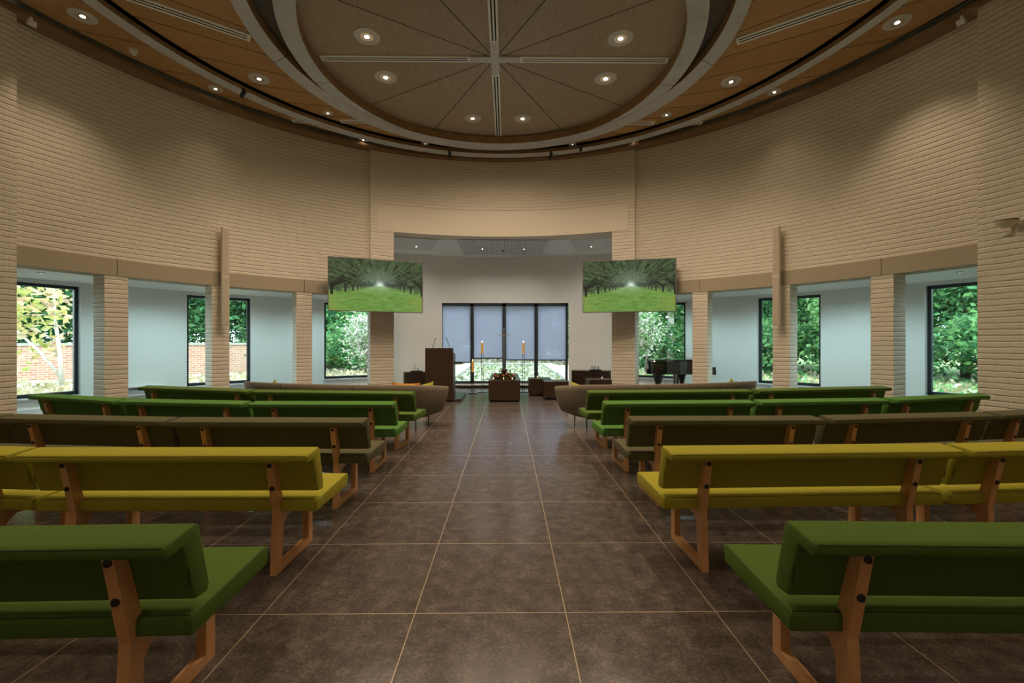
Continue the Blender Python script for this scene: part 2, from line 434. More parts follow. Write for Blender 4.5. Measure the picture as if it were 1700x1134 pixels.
# outer wall with its windows
WZ0, WZ1 = .37, 2.56
wins = [(23.6, 31.8), (42.4, 50.4), (61.2, 69.2)]
o_in, o_out = RW, RW + .22
for side, s in (('left', -1), ('right', 1)):
    w = MB(); e = MB()
    edges = [23.0] + [x for p in wins for x in p] + [106.0]
    def aw(m, r0, r1, p0, p1, z0, z1):
        p, q = sorted((rel(s * p0), rel(s * p1))); m.arc(r0, r1, p, q, z0, z1, 1.0)
    for i in range(0, len(edges), 2):
        aw(w, o_in, o_out, edges[i], edges[i + 1], 0, 2.85); aw(e, o_out, o_out + .14, edges[i], edges[i + 1], -.1, 2.95)
    for p0, p1 in wins:
        aw(w, o_in, o_out, p0, p1, 0, WZ0); aw(w, o_in, o_out, p0, p1, WZ1, 2.85)
        aw(e, o_out, o_out + .14, p0, p1, -.1, WZ0 - .02); aw(e, o_out, o_out + .14, p0, p1, WZ1 + .02, 2.95)
    aw(w, RO, o_in, 105, 106, 0, 2.85)
    struct(w.build('wall_outer_' + side, M['white']))
    struct(e.build('wall_exterior_' + side, M['redbrick']))
    c = MB(); p, q = sorted((rel(s * 22.7), rel(s * 106)))
    c.arc(RO - .02, o_in + .05, p, q, 2.63, 2.85, 1.0)
    struct(c.build('ceiling_ambulatory_' + side, M['white_ceiling']))
    bb = MB(); p, q = sorted((rel(s * 22.9), rel(s * 105)))
    bb.arc(RW - .16, RW + .01, p, q, 0, .17, 1.0)
    struct(bb.build('baseboard_' + side, M['white_paint']))
    # wall above the ambulatory that closes the chancel
    sw = MB(); p, q = sorted((rel(s * 22.3), rel(s * 23.0)))
    sw.arc(RO - .05, RW + .2, p, q, 2.63, 4.3, .4)
    struct(sw.build('wall_chancel_' + side, M['white']))
AWH = 11.72
w = MB(); e = MB()
AZ0, AZ1 = .12, 2.65
for p0, p1 in ((-23.0, -AWH), (AWH, 23.0)):
    w.arc(o_in, o_out, rel(p0), rel(p1), 0, 4.35, .6); e.arc(o_out, o_out + .14, rel(p0), rel(p1), -.1, 4.4, .6)
w.arc(o_in, o_out, rel(-AWH), rel(AWH), AZ1, 4.35, .6); w.arc(o_in, o_out, rel(-AWH), rel(AWH), 0, AZ0, .6)
e.arc(o_out, o_out + .14, rel(-AWH), rel(AWH), AZ1 + .02, 4.4, .6)
struct(w.build('wall_chancel_front', M['white'])); struct(e.build('wall_exterior_front', M['redbrick']))
struct(MB().arc(RO - .02, o_in + .05, rel(-23), rel(23), 4.12, 4.35, .6).build('ceiling_chancel', M['white_ceiling']))

# chancel ceiling panels (slotted boards)
sl = MB()
for k in range(25):
    x = -1.3 + k * .0975
    sl.box((x, 12.5, 4.113), (.078, 1.95, .014))
struct(sl.build('trim_8', mat('grey_slats', (.60, .62, .63), .8)))
M['panel_grey'] = mat('pale_grey_board', (.70, .72, .72), .8)
for k, s in ((9, -1), (10, 1)):
    struct(MB().box((-.1 + s * 2.55, 12.05, 4.113), (1.3, 1.5, .014), R_(-s * 16)).build('trim_%d' % k, M['panel_grey']))

# windows
def window(idx, s, p0, p1, z0, z1):
    a, b_ = (rel(s * p0), rel(s * p1))
    a, b_ = min(a, b_), max(a, b_)
    R = o_in + .155
    P = Vector((CX + R * math.sin(R_(a)), CY + R * math.cos(R_(a)), 0)); Q = Vector((CX + R * math.sin(R_(b_)), CY + R * math.cos(R_(b_)), 0))
    c = (P + Q) / 2; d = Q - P; L = d.length; rz = math.atan2(d.y, d.x)
    root = empty('window_%d' % idx, (c.x, c.y, z0), rz); root['kind'] = 'structure'
    f = MB(); t = .065; D = .07; H = z1 - z0
    f.box((0, 0, t / 2), (L, D, t)); f.box((0, 0, H - t / 2), (L, D, t))
    f.box((-L / 2 + t / 2, 0, H / 2), (t, D, H)); f.box((L / 2 - t / 2, 0, H / 2), (t, D, H))
    f.build('frame', M['frame'], root)
    MB().box((0, .005, H / 2), (L - 1.6 * t, .012, H - 1.6 * t)).build('pane', M['glass'], root)
    sl = MB().box((0, -.11, -.012), (L + .02, .20, .024)).build('sill', M['white_paint'], root)
    return root
i = 1
for s in (-1, 1):
    for p in wins:
        window(i, s, p[0], p[1], WZ0, WZ1); i += 1
# chancel window: four tall lights
wy = 13.80; wx0, wx1 = -2.11, 1.90
root = empty('window_7', ((wx0 + wx1) / 2, wy, AZ0)); root['kind'] = 'structure'
W = wx1 - wx0; H = AZ1 - AZ0; f = MB(); t = .075
f.box((0, 0, t / 2), (W, .10, t)); f.box((0, 0, H - .05), (W, .10, .10))
mull = [-W / 2 + t / 2, -W / 4 - .003, 0, W / 4 + .003, W / 2 - t / 2]
for k, x in enumerate(mull): f.box((x, 0, H / 2), (t if k in (0, 4) else .115, .10, H))
f.build('frame', M['frame'], root)
bars = [.80, .93, .875, .87]
blinds = []
for k in range(4):
    x0 = mull[k] + (.037 if k == 0 else .057); x1 = mull[k + 1] - (.037 if k == 3 else .057)
    xm = (x0 + x1) / 2; wd = x1 - x0
    MB().box((xm, 0, H / 2), (wd + .02, .014, H - .08)).build('pane', M['glass'], root)
    zb = bars[k] - AZ0
    bl = empty('roller_blind', (root.location.x + xm, wy - .058, bars[k]))
    tag(bl, ['leftmost of four grey translucent roller blinds in the chancel window', 'grey translucent roller blind second from left, lowered least of the four',
             'grey translucent roller blind third from left, behind the standing cross and right tall candle', 'rightmost of four grey translucent roller blinds in the chancel window'][k], 'blind', 'roller blinds in the chancel window')
    hh = H - zb - .06
    MB().box((0, 0, hh / 2), (wd + .01, .003, hh)).build('screen', M['blind'], bl)
    MB().box((0, 0, -.012), (wd + .01, .02, .035)).build('bottom_bar', M['frame'], bl)
    MB().box((0, 0, hh + .02), (wd + .01, .05, .06)).build('roller_case', M['frame'], bl)
struct(MB().box(((wx0 + wx1) / 2, 13.72, .095), (W, .34, .03)).build('trim_11', M['white_paint']))

# ------------------------------------------------------------------ main ceiling
def ring_strip(mb, c0, r0, c1, r1, z, mi=0, n=128, up=False):
    vs = []
    for k in range(n):
        q = 2 * PI * k / n
        vs.append((c0[0] + r0 * math.sin(q), c0[1] + r0 * math.cos(q), z)); vs.append((c1[0] + r1 * math.sin(q), c1[1] + r1 * math.cos(q), z))
    fs = []
    for k in range(n):
        a, b_, c, d = 2 * k, 2 * k + 1, (2 * k + 3) % (2 * n), (2 * k + 2) % (2 * n)
        fs.append((a, d, c, b_) if up else (a, b_, c, d))
    mb.add(vs, fs, mi)
def cyl(mb, c, r, z0, z1, mi=0, inward=True, n=128):
    vs = []
    for k in range(n):
        q = 2 * PI * k / n
        vs.append((c[0] + r * math.sin(q), c[1] + r * math.cos(q), z0)); vs.append((c[0] + r * math.sin(q), c[1] + r * math.cos(q), z1))
    fs = []
    for k in range(n):
        a, b_, c_, d = 2 * k, 2 * k + 1, (2 * k + 3) % (2 * n), (2 * k + 2) % (2 * n)
        fs.append((a, d, c_, b_) if inward else (a, b_, c_, d))
    mb.add(vs, fs, mi)
def ring_beam(ci, ri, co_, ro, z0, z1):
    mb = MB()
    ring_strip(mb, ci, ri, co_, ro, z0, 0); ring_strip(mb, ci, ri, co_, ro, z1, 1, up=True)
    cyl(mb, ci, ri, z0, z1, 1, True); cyl(mb, co_, ro, z0, z1, 1, False)
    return mb
CC = (CX, CY)
c1i, r1i, c1o, r1o = (-.21, 6.76), 3.41, (-.21, 6.88), 3.65
c2i, r2i, c2o, r2o = (-.21, 7.31), 2.98, (-.21, 7.27), 3.25
cbi, rbi, cbo, rbo = (-.15, 5.30), 5.43, (-.17, 5.37), 5.60
def joints(mb, ci, ri, co_, ro, z, angs):
    for a in angs:
        q = R_(a); p = Vector((ci[0] + ri * math.sin(q), ci[1] + ri * math.cos(q), z)); r = Vector((co_[0] + ro * math.sin(q), co_[1] + ro * math.cos(q), z))
        d = r - p; m_ = (p + r) / 2
        mb.box((m_.x, m_.y, z - .0005), (.008, d.length, .002), math.atan2(d.y, d.x) - PI / 2, 2)
rb = ring_beam(c1i, r1i, c1o, r1o, ZC, ZC + .16); joints(rb, c1i, r1i, c1o, r1o, ZC, (-84, 84)); struct(rb.build('trim_12', [M['greywood'], M['brownwood'], M['slot']]))
rb = ring_beam(c2i, r2i, c2o, r2o, ZC + .006, ZC + .19); joints(rb, c2i, r2i, c2o, r2o, ZC + .006, (-80, 80)); struct(rb.build('trim_13', [M['greywood'], M['brownwood'], M['slot']]))
struct(ring_beam(cbi, rbi, cbo, rbo, ZC, ZC + .075).build('trim_14', [M['greywood'], M['cornice']]))
struct(ring_beam(CC, 6.88, CC, 7.25, ZC, ZC + .06).build('trim_15', [M['cornice'], M['cornice']]))
pn = MB()
ZP = 6.15
ring_strip(pn, cbo, rbo + .02, CC, 6.80, ZP)
ring_strip(pn, c1o, r1o - .05, cbi, rbi - .05, ZP)
struct(pn.build('ceiling', M['panel']))
dk = MB()
ring_strip(dk, (CX, CY), .01, (CX, CY), 7.4, 6.36)
struct(dk.build('ceiling_void', M['plenum']))
rc = MB(); ring_strip(rc, c2o, r2o - .05, c1i, r1i + .05, ZC + .19); struct(rc.build('ceiling_recess', M['recess']))
ZD = 6.22
ds = MB(); vs = [(HUB[0], HUB[1], ZD)] + [(c2i[0] + (r2i + .04) * math.sin(2 * PI * k / 128), c2i[1] + (r2i + .04) * math.cos(2 * PI * k / 128), ZD) for k in range(128)]
ds.add(vs, [(0, 1 + k, 1 + (k + 1) % 128) for k in range(128)])
struct(ds.build('ceiling_disc', M['disc']))

# cross of slot vents under the disc
def slot_vent(name, p, q, width, z, label, group):
    p, q = Vector((*p, 0)), Vector((*q, 0)); d = q - p; L = d.length
    c = (p + q) / 2
    root = empty(name, (c.x, c.y, z), math.atan2(d.y, d.x)); tag(root, label, 'air vent', group)
    fr = MB(); b1 = width * .235; s_ = width * .165
    h = .02
    fr.box((0, -width / 2 + b1 / 2, -h / 2), (L, b1, h)); fr.box((0, width / 2 - b1 / 2, -h / 2), (L, b1, h)); fr.box((0, 0, -h / 2), (L, width - 2 * b1 - 2 * s_, h))
    fr.box((-L / 2 + .02, 0, -h / 2), (.04, width * .98, h * .98)); fr.box((L / 2 - .02, 0, -h / 2), (.04, width * .98, h * .98))
    fr.build('frame', M['vent'], root)
    for sy in (-1, 1):
        MB().box((0, sy * (width / 2 - b1 - s_ / 2), -h + .003), (L - .08, s_, .004)).build('slot', M['slot'], root)
    return root
hx, hy = HUB
g = 'slot vents in a cross on the round ceiling disc'
slot_vent('ceiling_vent', (hx - .42, hy), (hx - 2.93, hy), .14, ZD, 'long white slot vent running left from the cross on the ceiling disc', g)
slot_vent('ceiling_vent', (hx + .42, hy), (hx + 2.93, hy), .14, ZD, 'long white slot vent running right from the cross on the ceiling disc', g)
slot_vent('ceiling_vent', (hx, hy + .42), (hx, hy + 2.80), .14, ZD, 'white slot vent running from the cross towards the chancel', g)
slot_vent('ceiling_vent', (hx, hy - .42), (hx, hy - 2.9), .14, ZD, 'white slot vent running from the cross towards the camera, cut off by the top edge', g)
root = empty('vent_cross_cover', (hx, hy, ZD)); tag(root, 'bare metal cross plate joining four slot vents at the disc centre', 'ceiling plate')
for k in range(4):
    m_ = MB(); m_.prism([(.0, 0), (.07, -.07), (.42, -.07), (.42, .07), (.07, .07)], -.024, -.002)
    o = m_.build('plate', M['fitting'], root, rz=k * PI / 2)
    for x in (.17, .34): MB().lathe([(.007, -.003), (.007, .001)], (x, 0, -.025), 8).build('screw', M['steel_dark'], o)
g = 'slot vents in the outer wooden ceiling'
Fx, Fy = -.2, 9.4
for s, nm_ in ((-1, 'left'), (1, 'right')):
    u = Vector((s * .826, -.563))
    slot_vent('ceiling_vent', (Fx + u.x * 4.58, Fy + u.y * 4.58), (Fx + u.x * 6.3, Fy + u.y * 6.3), .17, ZP, 'white double slot vent in the wooden ceiling at the upper ' + nm_ + ', outside the round beams', g)
    slot_vent('ceiling_vent', (Fx + s * 2.72, Fy - .02), (Fx + s * 3.36, Fy - .02), .13, ZP, 'short white slot vent at the front ' + nm_ + ' between the round beam and the thin ring', g)
    slot_vent('ceiling_vent', (Fx + s * 3.95, Fy - .02), (Fx + s * 4.38, Fy - .02), .13, ZP, 'short slot vent at the front ' + nm_ + ' between the thin ring and the cornice', g)
slot_vent('ceiling_vent', (Fx, 10.56), (Fx, 10.64), .15, ZP, 'tiny end of a slot vent above the chancel between ring beams', g)

# ------------------------------------------------------------------ downlights
LAMP = (1.0, .775, .535)
def downlight(x, y, z, r, label, group, power, size=75, tilt=None, blend=1, dim=False, col=LAMP):
    root = empty('downlight', (x, y, z)); tag(root, label, 'ceiling light', group)
    MB().lathe([(r * .5, -.001), (r * .5, -.012), (r * .97, -.012), (r, -.006), (r, 0)], n=32).build('trim_ring', M['fitting'], root, smooth=False)
    MB().lathe([(r * .50, -.013), (r * .44, -.002), (r * .3, .0)], n=24).build('reflector', M['reflector'], root)
    MB().lathe([(.001, -.018), (r * .16, -.016), (r * .24, -.008), (r * .24, -.002)], n=16).build('bulb', M['bulb_dim'] if dim else M['bulb'], root)
    if power:
        l = bpy.data.lights.new('lamp', 'SPOT'); l.energy = power; l.color = col; l.spot_size = R_(size); l.spot_blend = blend; l.shadow_soft_size = .05
        lo = bpy.data.objects.new('lamp', l); COL.objects.link(lo); lo.parent = root; lo.location = (0, 0, -.04)
        if tilt: lo.rotation_euler = tilt
    return root
PD, PO = 310, 16
g = 'downlights in the round ceiling disc'
for s, nm_ in ((-1, 'left'), (1, 'right')):
    for a, what in ((15, 'front'), (75, 'middle'), (105, 'near')):
        txt = {15: 'lit downlight at the far edge of the disc, just ' + nm_ + ' of the vent',
               75: 'lit downlight on the ceiling disc, just beyond the ' + nm_ + ' slot vent',
               105: 'large lit downlight on the ceiling disc, ' + nm_ + ', nearer the camera than the slot vent'}[a]
        q = R_(a); downlight(hx + s * 2.06 * math.sin(q), hy + 2.04 * math.cos(q), ZD, .20 if a > 20 else .18, txt, g, PD * (.36 if a == 15 else .95), 156)
g = 'downlights in the outer wooden ceiling'
spots = [(-6.14, 6.39, .17, 'outside the thin ring at the upper far {}, near the wall corner'), (-4.445, 7.88, .17, 'in the wooden ceiling {} of the round beams, inside the thin ring'),
         (-5.43, 8.20, .12, 'between the thin ring and the cornice on the {}'), (-3.70, 9.05, .10, 'close to the front {} slot vent'),
         (-3.36, 10.24, .10, 'between the thin ring and the cornice at the front {}')]
for x, y, r, t in spots:
    for s, nm_ in ((-1, 'left'), (1, 'right')):
        X = -.2 + s * (abs(x) - .2)
        downlight(X, y, ZP, r, 'small lit downlight ' + t.format(nm_), g, 120 if r > .15 else (0 if y > 10 else PO), 84 if abs(x) > 5 else 92 if r > .15 else 75)
for s, nm_ in ((-1, 'left'), (1, 'right')):
    downlight(-.2 + s * 1.75, 10.42, ZP, .09, 'tiny lit downlight above the chancel arch on the ' + nm_, g, 0, dim=True)
g = 'ceiling lamps above and behind the camera'
for s, nm_ in ((-1, 'left'), (1, 'right')):
    q = R_(165); downlight(hx + s * 2.06 * math.sin(q), hy + 2.04 * math.cos(q), ZD, .19, 'round downlight of the wooden ceiling, above the top edge of the photo', g, PD * .55, 120)
    for x, y, e_ in ((5.6, 3.3, 45), (5.0, 1.9, 75), (2.9, 1.9, 95), (1.2, 2.3, 25), (2.2, -1.6, 80), (4.6, -.6, 65)):
        downlight(-.2 + s * x, y, ZP, .12, 'round downlight of the wooden ceiling, above the top edge of the photo', g, e_, 110)
g = 'downlights in the chancel ceiling'
for x, y, t in ((-2.55, 12.27, 'outer left'), (-.72, 12.57, 'inner left'), (.475, 12.56, 'inner right'), (2.34, 12.22, 'outer right')):
    downlight(x, y, 4.106, .06, 'small lit downlight in the white chancel ceiling, %s of four' % t, g, 62, 150, col=(1, .90, .76))
g = 'small spots in the ambulatory ceiling'
for s, nm_ in ((-1, 'left'), (1, 'right')):
    for a, t in ((67, 'nearest the first window'), (55, 'above the blank wall bay'), (45, 'behind the speaker column'), (33, 'behind the television')):
        p = pol(8.55, s * a); downlight(p.x, p.y, 2.63, .05, 'small round spot in the white ambulatory ceiling on the %s, %s' % (nm_, t), g, 88, 164, col=(.66, .97, 1.0), dim=True)

# detectors and little spotlights
def detector(p, d, label):
    root = empty('smoke_detector', p); tag(root, label, 'detector')
    MB().lathe([(.06, 0), (.06, -.02), (.05, -.035)], n=20).build('base', M['white_paint'], root)
    MB().lathe([(.045, -.035), (.05, -.05), (.03, -.085), (.005, -.09)], n=20).build('sensor_head', M['white_paint'], root)
    return root
detector((-6.03, 7.12, ZP), 0, 'white smoke detector at the cornice on the left wall')
detector((2.35, 10.42, ZP), 0, 'white smoke detector above the right side of the chancel arch')
root = empty('smoke_detector', (-.13, 12.72, 4.106)); tag(root, 'small dark detector in the slotted chancel ceiling between the inner downlights', 'detector')
MB().lathe([(.05, 0), (.05, -.015)], n=18).build('base', M['white_paint'], root); MB().lathe([(.04, -.015), (.03, -.05), (.01, -.055)], n=18).build('sensor_head', M['black'], root)
for s, p in ((-1, (-6.76, 6.28, ZC)), (1, (6.42, 6.12, ZC))):
    root = empty('motion_sensor', p, R_(-s * 70)); tag(root, 'small white box sensor under the cornice in the upper %s corner' % ('left' if s < 0 else 'right'), 'sensor')
    MB().box((0, 0, -.03), (.03, .03, .06)).build('bracket', M['white_paint'], root); MB().box((0, -.02, -.09), (.09, .06, .08), rx=.4).build('housing', M['white_paint'], root, bevel=(.008, 2))
for p, a, t in (((-4.83, 8.04, ZC + .02), 55, 'on the thin ring beam at the upper left'), ((-1.40, 10.60, ZC), 0, 'on the thin ring left of the arch centre'), ((1.05, 10.60, ZC), 0, 'on the thin ring right of the arch centre'), ((1.74, 10.36, ZC + .08), -15, 'hanging tallest, right of the arch centre')):
    root = empty('spotlight', p, R_(a)); tag(root, 'small black spotlight ' + t, 'spotlight')
    MB().box((0, 0, -.01), (.05, .05, .02)).build('mount', M['black'], root)
    MB().tube([(0, 0, -.02), (0, 0, -.07)], .012).build('stem', M['black'], root)
    o = MB().lathe([(.025, -.07), (.034, -.05), (.036, .07), (.03, .075)], n=16).build('lamp_head', M['black'], root); o.location = (0, 0, -.10); o.rotation_euler = (.7, .3, 0)

# ------------------------------------------------------------------ benches
_sc = {}
def SEAM(f):
    if f.name not in _sc:
        c = {'mustard_wool': (.17, .15, .012), 'bright_green_wool': (.035, .09, .015), 'olive_wool': (.04, .037, .02)}.get(f.name, (.028, .055, .008))
        _sc[f.name] = mat('seam_' + f.name, c, .9)
    return _sc[f.name]
YT, ZT = .07, .775
def bench(p, q, fab, label, inset=.25):
    P, Q = Vector((*p, 0)), Vector((*q, 0)); d = Q - P; L = d.length - .012
    u = d.normalized(); n_ = Vector((-u.y, u.x, 0)); mid = (P + Q) / 2 - n_ * YT
    root = empty('bench', (mid.x, mid.y, 0), math.atan2(u.y, u.x)); tag(root, label, 'bench', 'upholstered benches in curved rows')
    h = L / 2
    # seat cushion
    st = MB().ext([(.045, .378), (.56, .378), (.575, .455), (.545, .468), (.06, .452), (.045, .442)], -h, h).build('seat', fab, root, bevel=(.017, 3), smooth=True)
    sm = MB(); sm.tube([(-h + .012, .056, .448), (h - .012, .056, .448)], .0035, 5); sm.tube([(h - .004, .058, .446), (h - .004, .54, .462)], .0035, 5); sm.tube([(-h + .004, .058, .446), (-h + .004, .54, .462)], .0035, 5)
    sm.build('seam', SEAM(fab), st)
    # back cushion folded over the top
    bk = MB().ext([(.062, .502), (.130, .494), (.144, .52), (.085, .765), (.066, .779), (-.07, .764), (-.088, .752), (-.086, .722), (-.07, .712), (.0, .716)], -h, h).build('backrest', fab, root, bevel=(.014, 3), smooth=True)
    sm = MB(); sm.tube([(-h + .012, -.083, .754), (h - .012, -.083, .754)], .0035, 5)
    for s in (-1, 1): sm.tube([(s * (h - .004), .04, .56), (s * (h - .004), .018, .71), (s * (h - .004), -.07, .748)], .003, 5)
    sm.build('seam', SEAM(fab), bk)
    for s in (-1, 1):
        x = s * (h - inset); w2 = .021
        f = MB()
        f.ext([(0, 0), (.062, 0), (.092, .368), (.010, .728), (-.050, .728), (.024, .368)], x - w2, x + w2)
        f.ext([(.425, 0), (.487, 0), (.487, .374), (.425, .374)], x - w2, x + w2)
        f.ext([(.04, 0), (.44, 0), (.44, .045), (.04, .045)], x - w2 * .98, x + w2 * .98)
        f.ext([(.07, .322), (.44, .330), (.44, .374), (.07, .374)], x - w2 * .98, x + w2 * .98)
        f.ext([(.08, .27), (.14, .325), (.085, .34)], x - w2 * .9, x + w2 * .9)
        fo = f.build('leg_frame', M['oak'], root)
        ang = math.atan2(-.074, .363)
        for z in (.69, .54):
            y = .024 + (z - .365) / .363 * -.074
            MM = Matrix.Rotation(PI / 2 - .2, 3, 'X')
            MB().lathe([(.0145, -.004), (.0145, .003), (.008, .0045), (.006, .002)], n=14, M=MM).build('bolt', M['bolt'], fo, loc=(x, y - .002, z))
    return root
def shift(p, q, dist):                       # a point on the line p->q at a distance from p
    P, Q = Vector(p), Vector(q); return tuple(P + (Q - P).normalized() * dist)
BL = [
 ('L1A', (-3.469, 6.115), (-1.227, 5.86), 'moss', 'moss green bench beside the aisle on the left, right behind the grey sofa', .24),
 ('L1B', (-5.454, 6.70), (-3.509, 6.135), 'moss', 'moss green bench at the outer left end of the row behind the grey sofa', .22),
 ('L2A', (-2.822, 4.923), (-1.231, 4.897), 'bright', 'bright green bench beside the aisle on the left, fourth row from the camera', .26),
 ('L2B', (-4.413, 5.162), (-2.864, 4.933), 'bright', 'bright green bench in the middle of its left row of three', .24),
 ('L2C', (-5.962, 5.689), (-4.448, 5.173), 'bright', 'bright green bench at the outer left end of its row, below the first left window', .24),
 ('L3A', (-2.877, 3.883), (-1.209, 3.842), 'olive', 'dark olive bench beside the aisle on the left, in front of the mustard bench', .27),
 ('L3B', (-4.504, 4.07), (-2.897, 3.89), 'olive', 'dark olive bench in the middle of the left olive row', .27),
 ('L3C', (-6.10, 4.30), (-4.533, 4.077), 'olive', 'dark olive bench cut off by the left edge of the photo', .27),
 ('L4A', (-2.947, 2.787), (-1.184, 2.775), 'mustard', 'mustard yellow bench beside the aisle on the left', .25),
 ('L4B', (-4.72, 2.96), (-2.975, 2.80), 'mustard', 'mustard yellow bench cut off by the left edge of the photo', .25),
 ('L5A', (-2.88, 1.575), (-1.13, 1.614), 'lawn_green', 'grass green bench nearest the camera at the lower left', .22),
 ('R1A', (1.073, 5.960), (3.355, 6.1), 'moss', 'moss green bench beside the aisle on the right, right behind the grey sofa', .25),
 ('R1B', (3.414, 6.115), (5.631, 6.527), 'moss', 'moss green bench at the outer right end of the row behind the grey sofa', .25),
 ('R2A', (1.057, 4.900), (2.76, 4.985), 'bright', 'bright green bench beside the aisle on the right, fourth row from the camera', .26),
 ('R2B', (2.818, 4.997), (4.398, 5.148), 'bright', 'bright green bench in the middle of its right row of three', .25),
 ('R2C', (4.465, 5.158), (6.041, 5.592), 'bright', 'bright green bench at the outer right end of its row, below the first right window', .25),
 ('R3A', (1.068, 3.895), (2.747, 3.91), 'olive', 'dark olive bench beside the aisle on the right, in front of the mustard bench', .25),
 ('R3B', (2.816, 3.925), (4.479, 4.108), 'olive', 'dark olive bench in the middle of the right olive row', .25),
 ('R3C', (4.532, 4.126), (6.15, 4.42), 'olive', 'dark olive bench cut off by the right edge of the photo', .25),
 ('R4A', (.98, 2.784), (2.835, 2.835), 'mustard', 'mustard yellow bench beside the aisle on the right', .25),
 ('R4B', (2.875, 2.836), (4.62, 2.96), 'mustard', 'mustard yellow bench cut off by the right edge of the photo', .25),
 ('R5A', (1.029, 1.615), (2.78, 1.568), 'lawn_green', 'grass green bench nearest the camera at the lower right', .21),
]
for k, p, q, fb, lab, ins in BL: bench(p, q, M[fb], lab, ins)

# ------------------------------------------------------------------ curved sofas
def catmull(pts, n=8):
    P = [Vector(p) for p in pts]; P = [P[0] * 2 - P[1]] + P + [P[-1] * 2 - P[-2]]
    out = []
    for i in range(1, len(P) - 2):
        for k in range(n):
            t = k / n
            a, b_, c, d = P[i - 1], P[i], P[i + 1], P[i + 2]
            out.append(.5 * ((2 * b_) + (c - a) * t + (2 * a - 5 * b_ + 4 * c - d) * t * t + (3 * b_ - a - 3 * c + d) * t ** 3))
    out.append(P[-2]); return out
def sofa(mirror, label):
    fx = (lambda x: -.10 - (x + .10)) if mirror else (lambda x: x)
    root = empty('curved_sofa', (fx(-2.8), 7.5, 0)); tag(root, label, 'sofa')
    O = Vector((fx(-2.8), 7.5, 0))
    top = catmull([(-4.86, 8.12, .70), (-4.45, 7.60, .735), (-3.75, 7.27, .74), (-2.70, 7.06, .735), (-1.85, 7.00, .735), (-1.38, 7.16, .715), (-1.02, 7.62, .65)])
    bot = catmull([(-4.66, 8.12, .24), (-4.30, 7.72, .185), (-3.68, 7.38, .17), (-2.70, 7.17, .17), (-1.86, 7.10, .17), (-1.44, 7.31, .17), (-1.14, 7.62, .235)])
    m_ = MB(); n = len(top); vs = []
    K = 7
    for i in range(n):
        t, b_ = top[i], bot[i]
        ta = top[min(i + 1, n - 1)] - top[max(i - 1, 0)]; nn = Vector((-ta.y, ta.x, 0)).normalized()   # towards the seats
        prof = []
        for k in range(K):
            f = k / (K - 1); p = b_.lerp(t, f) - nn * .035 * math.sin(PI * f); prof.append(p)
        prof += [t + nn * .03 + Vector((0, 0, .012)), t + nn * .07 - Vector((0, 0, .012)), b_.lerp(t, .5) + nn * .11, b_ + nn * .10]
        vs += [(fx(p.x), p.y, p.z) for p in prof]
    J = K + 4; fs = []
    for i in range(n - 1):
        for k in range(J):
            a, b2 = i * J + k, i * J + (k + 1) % J
            q = (a, b2, b2 + J, a + J); fs.append(q if not mirror else q[::-1])
    fs.append(tuple(range(J)) if mirror else tuple(reversed(range(J)))); e = tuple(range((n - 1) * J, n * J)); fs.append(e if not mirror else e[::-1])
    m_.add([Vector(v) - O for v in vs], fs)
    shell = m_.build('backrest', M['grey_sofa'], root, smooth=True)
    for i in (16, 26):
        sm = MB(); t, b_ = top[i], bot[i]
        ta = top[i + 1] - top[i - 1]; nn = Vector((-ta.y, ta.x, 0)).normalized()
        pts = [b_.lerp(t, f) - nn * (.035 * math.sin(PI * f) + .002) for f in (0, .2, .4, .6, .8, 1)] + [t + nn * .05 + Vector((0, 0, .006))]
        sm.tube([Vector((fx(p.x), p.y, p.z)) - O for p in pts], .004, 5); sm.build('seam', M['seam'], shell)
    inner = [bot[i] for i in range(2, n - 2, 3)]
    poly = [(fx(p.x) - O.x, p.y + .10 - O.y) for p in inner] + [(fx(-1.35) - O.x, 7.95 - O.y), (fx(-2.0) - O.x, 7.78 - O.y), (fx(-2.8) - O.x, 7.82 - O.y), (fx(-3.7) - O.x, 8.05 - O.y), (fx(-4.4) - O.x, 8.4 - O.y)]
    if mirror: poly = poly[::-1]
    MB().prism(poly, .20, .42).build('seat', M['grey_sofa'], root, bevel=(.03, 3), smooth=True)
    for x, y in ((-1.50, 7.17), (-1.36, 7.55), (-2.9, 7.2), (-4.3, 7.82), (-4.5, 8.25), (-2.8, 7.7)):
        MB().tube([(fx(x) - O.x, y - O.y, .21), (fx(x) - O.x, y - O.y, .0)], [.013, .009], 10).build('leg', M['steel_dark'], root)
    return root
sofa(False, 'long grey brown curved sofa left of the aisle, seen from behind'); sofa(True, 'long grey brown curved sofa right of the aisle, seen from behind')

def cushion(x, y, z, w, h, rz, tilt, roll, m_, label):
    root_m = MB(); N = 14; vs = []
    for side in (1, -1):
        for i in range(N + 1):
            for j in range(N + 1):
                a, b_ = -1 + 2 * i / N, -1 + 2 * j / N
                t = max(0, (1 - a * a) * (1 - b_ * b_)) ** .42 * .075
                pin = 1 - .07 * (1 - abs(a)) * 0 - .10 * (1 - b_ * b_) * (abs(a) ** 3) - .0
                pin2 = 1 - .10 * (1 - a * a) * (abs(b_) ** 3)
                vs.append((a * w / 2 * pin, side * t, b_ * h / 2 * pin2))
    fs = []; B = (N + 1) ** 2
    for i in range(N):
        for j in range(N):
            q = (i * (N + 1) + j, (i + 1) * (N + 1) + j, (i + 1) * (N + 1) + j + 1, i * (N + 1) + j + 1)
            fs.append(q[::-1]); fs.append(tuple(B + k for k in q))
    root_m.add(vs, fs); o = root_m.build('cushion', m_, smooth=True)
    o.location = (x, y, z); o.rotation_euler = (tilt, roll, rz); tag(o, label, 'cushion', 'loose cushions on the sofas'); return o
cushion(-1.66, 7.19, .575, .46, .40, R_(3), .16, .03, M['orange'], 'orange cushion peeking over the left sofa back')
